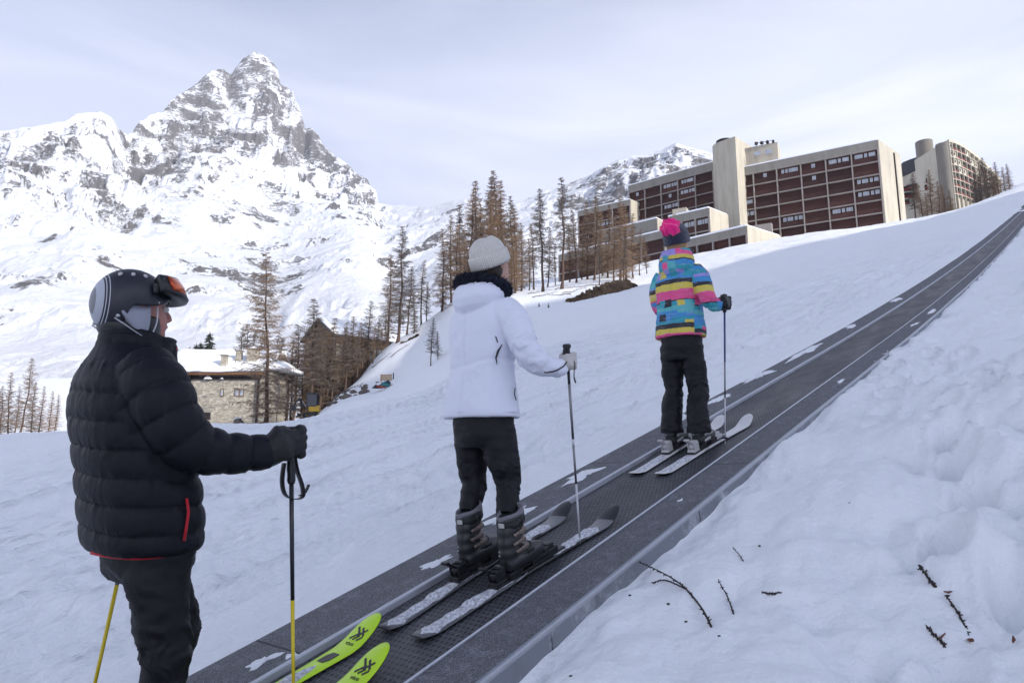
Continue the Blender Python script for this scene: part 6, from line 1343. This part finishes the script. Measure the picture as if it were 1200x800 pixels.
# fallen branches around the larches
def branch(px, Y, L, ang, seed, label, grp='fallen branches under the larches'):
    r = random.Random(seed); c = onpx(px, Y); mb = MB(); P_ = []
    for i in range(8): s = (i/7-.5)*L; x, y = c[0]+s*math.cos(ang), c[1]+s*math.sin(ang); P_.append((x, y, gz(x, y)+.10+.12*r.random()))
    mb.tube(P_, [.05*(1-i/9) for i in range(8)], 6)
    for i in range(2, 7): d = r.uniform(-1, 1); mb.tube([P_[i], (P_[i][0]+.3*d, P_[i][1]+.2, P_[i][2]+r.uniform(.1, .45))], [.02, .006], 4)
    return tag(mb.build('fallen_branch', BARK, None, True), label, 'branch', grp)
for i, (px, Y, L, a) in enumerate(((640, 74, 4, .7), (655, 72, 3, 2.6), (675, 74, 3.4, .5), (690, 78, 3, 2.8), (448, 80, 2.2, .3), (470, 80, 3, .9), (627, 80, 2.4, .8), (715, 79, 3, .4), (665, 79, 3, .2))): branch(px, Y, L, a, i, 'dark fallen branch lying on the snow under the larches')
branch(419, 70, 1.9, .3, 33, 'dark branch lying above the strewn stones right of the digger', None)
# wreckage: teal and red tarpaulin heap, plank bench
o = onpx(452, 62); TEAL = simple('teal_tarpaulin', (.03, .16, .17), .6, .3, 4); REDT = simple('red_tarpaulin', (.35, .05, .03), .6, .3, 4)
hp = empty('scrap_heap', o, .2); tag(hp, 'heap of teal and red sheeting with dark scrap on the snow beyond the digger', 'scrap heap')
for nm, m_, c, s, sd in (('teal_sheet', TEAL, (.1, 0, .25), (.55, .4, .34), 1), ('red_sheet', REDT, (-.35, -.1, .12), (.6, .35, .2), 2), ('dark_sheet', DK, (-.75, -.1, .08), (.4, .3, .2), 3), ('black_sack', DK, (.35, .15, .55), (.24, .2, .2), 4), ('red_board', REDT, (.75, 0, .30), (.42, .2, .12), 5)):
    x = lump(nm, c, s[0], s[1], s[2]*1.3, .3*sd, sd*2.7, m_, hp, slope=False, irr=.5)
o = onpx(457, 66); bn_ = empty('plank_barrier', o, R(-8)); tag(bn_, 'low barrier of pale planks with a dark post on the snow above the scrap heap', 'barrier'); PL = simple('pale_planks', (.34, .23, .12), .8, .3, 6)
for z in (.22, .42, .62): MB().box((-.3, 0, z), (1.1, .05, .16)).build('plank', PL, bn_)
for x in (-.8, .2, .42): MB().box((x, .06, .36), (.09, .09, .8 if x < .4 else 1.0)).build('post', DK if x > .4 else PL, bn_)
# dark sign board and post at the left edge
o = onpx(9, 60); ps = MB().tube([(0, 0, -.3), (0, 0, 2.4)], .10, 10).build('wooden_post', BARK, None, True); ps.location = o; tag(ps, 'dark wooden post standing at the left edge of the snowfield', 'post')
o = onpx(24, 60); ps = MB().box((0, 0, .4), (.45, .3, .9), bev=.04).build('marker_block', DK, None); ps.location = o; tag(ps, 'short dark stump between the post and the larches at the left edge', 'stump')
for i, (px, Y, s) in enumerate(((42, 55, .5), (58, 56, .35), (66, 54, .45), (50, 52, .4))): tag(rock(px, Y, s*2.4, s, s*.5, 130+i, mat=(SNOW if i % 2 else RK), sink=.5), 'low snowy hummock of stones at the left edge behind the man in black' , 'hummock', 'snowy hummocks at the left edge')
# twigs sticking out of the trampled snow, lower right
TWG = simple('wet_twig', (.022, .014, .012), .7, .4, 60); LEAF = simple('dead_leaf', (.16, .06, .03), .8, .4, 80)
def twig(pts, lift, label, r0=.0045, side=None, seed=1):
    r = random.Random(seed); P_ = []
    for (px, py), l in zip(pts, lift): q = hit(px, py); P_.append(q+(CAM-q)*min(.25, l/np.linalg.norm(CAM-q)*1.2)*1.0)
    r0 *= .78; K = spl(P_, 40); mb = MB(); mb.tube(K, [r0*(1.15-.7*i/39) for i in range(40)], 7)
    for i in range(2, 40, 1):                                           # the short knobbly spurs of larch twigs
        d = np.array([r.uniform(-1, 1) for _ in range(3)]); d /= np.linalg.norm(d); mb.ball(K[i]+d*r0*.9, r0*r.uniform(.7, 1.15), 6, 4)
        if r.random() < .5: mb.tube([K[i], K[i]+d*r0*3.2], [r0*.7, r0*.5], 5)
    if side:
        S = [hit(*p)+np.array([0, 0, .012]) for p in side]; S[0] = K[int(len(K)*.45)]; S = spl(S, 18); mb.tube(S, [r0*.8]*9+[r0*.6]*9, 6)
        for i in range(1, 18): d = np.array([r.uniform(-1, 1) for _ in range(3)]); mb.ball(S[i]+d*r0*.5, r0*.9, 6, 4)
    o = mb.build('twig', TWG, None, True); return tag(o, label, 'twig', 'twigs in the trampled snow')
twig([(834, 735), (822, 712), (800, 686), (775, 670), (748, 658)], [0, .03, .05, .06, .08], 'longest knobbly twig, forked, arching towards the conveyor skirt', .0052, [(794, 682), (780, 683), (765, 686)], 1)
twig([(877, 673), (870, 655), (859, 641)], [0, .02, .04], 'thin upright twig, the highest of those beside the forked one', .003, None, 2)
twig([(860, 720), (853, 700), (842, 680)], [0, .02, .04], 'short upright twig just right of the forked one', .0036, None, 3)
twig([(893, 694), (904, 695), (915, 694)], [.005, .01, .005], 'tiny twig lying flat on the snow', .0036, None, 4)
twig([(1096, 688), (1086, 674), (1078, 663)], [0, .02, .03], 'thick dark twig stub at the top of the right-hand row', .0062, None, 5)
twig([(1135, 745), (1124, 720), (1108, 697)], [0, .01, .02], 'knobbly twig in the middle of the right-hand row', .0050, None, 6)
twig([(1108, 758), (1098, 746), (1087, 735)], [0, .01, .02], 'brownish twig lowest at the lower right', .0045, None, 7)
for i, (px, py, s) in enumerate(((1111, 699, .016), (1137, 756, .022), (1104, 752, .02), (1190, 755, .012))):
    q = hit(px, py); mb = MB(); rr_ = []
    for k, (u, w_) in enumerate(((-1, .1), (-.5, .7), (0, 1), (.5, .7), (1, .1))): rr_.append([(u*s, w_*s*.5, .004+.006*abs(u)), (u*s, 0, .0+.006*abs(u)), (u*s, -w_*s*.5, .005+.006*abs(u)), (u*s, 0, .003+.006*abs(u))])
    mb.loft(rr_); o = mb.build('dead_leaf', LEAF, None, True); o.location = q+np.array([0, 0, .012]); o.rotation_euler = (.4, .3*i, i*1.3); tag(o, ['curled brown leaf below the dark twig stub', 'largest brown leaf at the foot of the lowest right twigs', 'brown leaf caught against the lowest right twig', 'lone scrap of leaf at the right edge'][i], 'leaf', 'dead leaves on the snow')
rc = random.Random(12)
for i, (px, py) in enumerate(((783, 708), (804, 729), (843, 746), (738, 698), (733, 612), (996, 590), (890, 640), (1080, 640), (669, 793))):
    q = hit(px, py); mb = MB().ball((0, 0, 0), (.007, .005, .004), 7, 5); o = mb.build('bark_crumb', TWG, None, True); o.location = q+np.array([0, 0, .003]); tag(o, 'tiny dark crumb of bark on the clean snow beside the conveyor', 'crumb', 'bark crumbs on the snow')
# ------------------------------------------------------------------ air
if HAZE > 0:
    t = NT('haze'); t.t.nodes.remove(t.p); v = t.n('ShaderNodeVolumePrincipled'); v.inputs['Color'].default_value = (.80, .86, 1, 1); v.inputs['Density'].default_value = HAZE; v.inputs['Anisotropy'].default_value = .2
    t.l(v.outputs[0], t.t.nodes['Material Output'].inputs['Volume'])
    hz = MB().box((0, 2000, 1450), (9200, 9200, 3400)).build('haze', t.mat); tag(hz, kind='stuff')
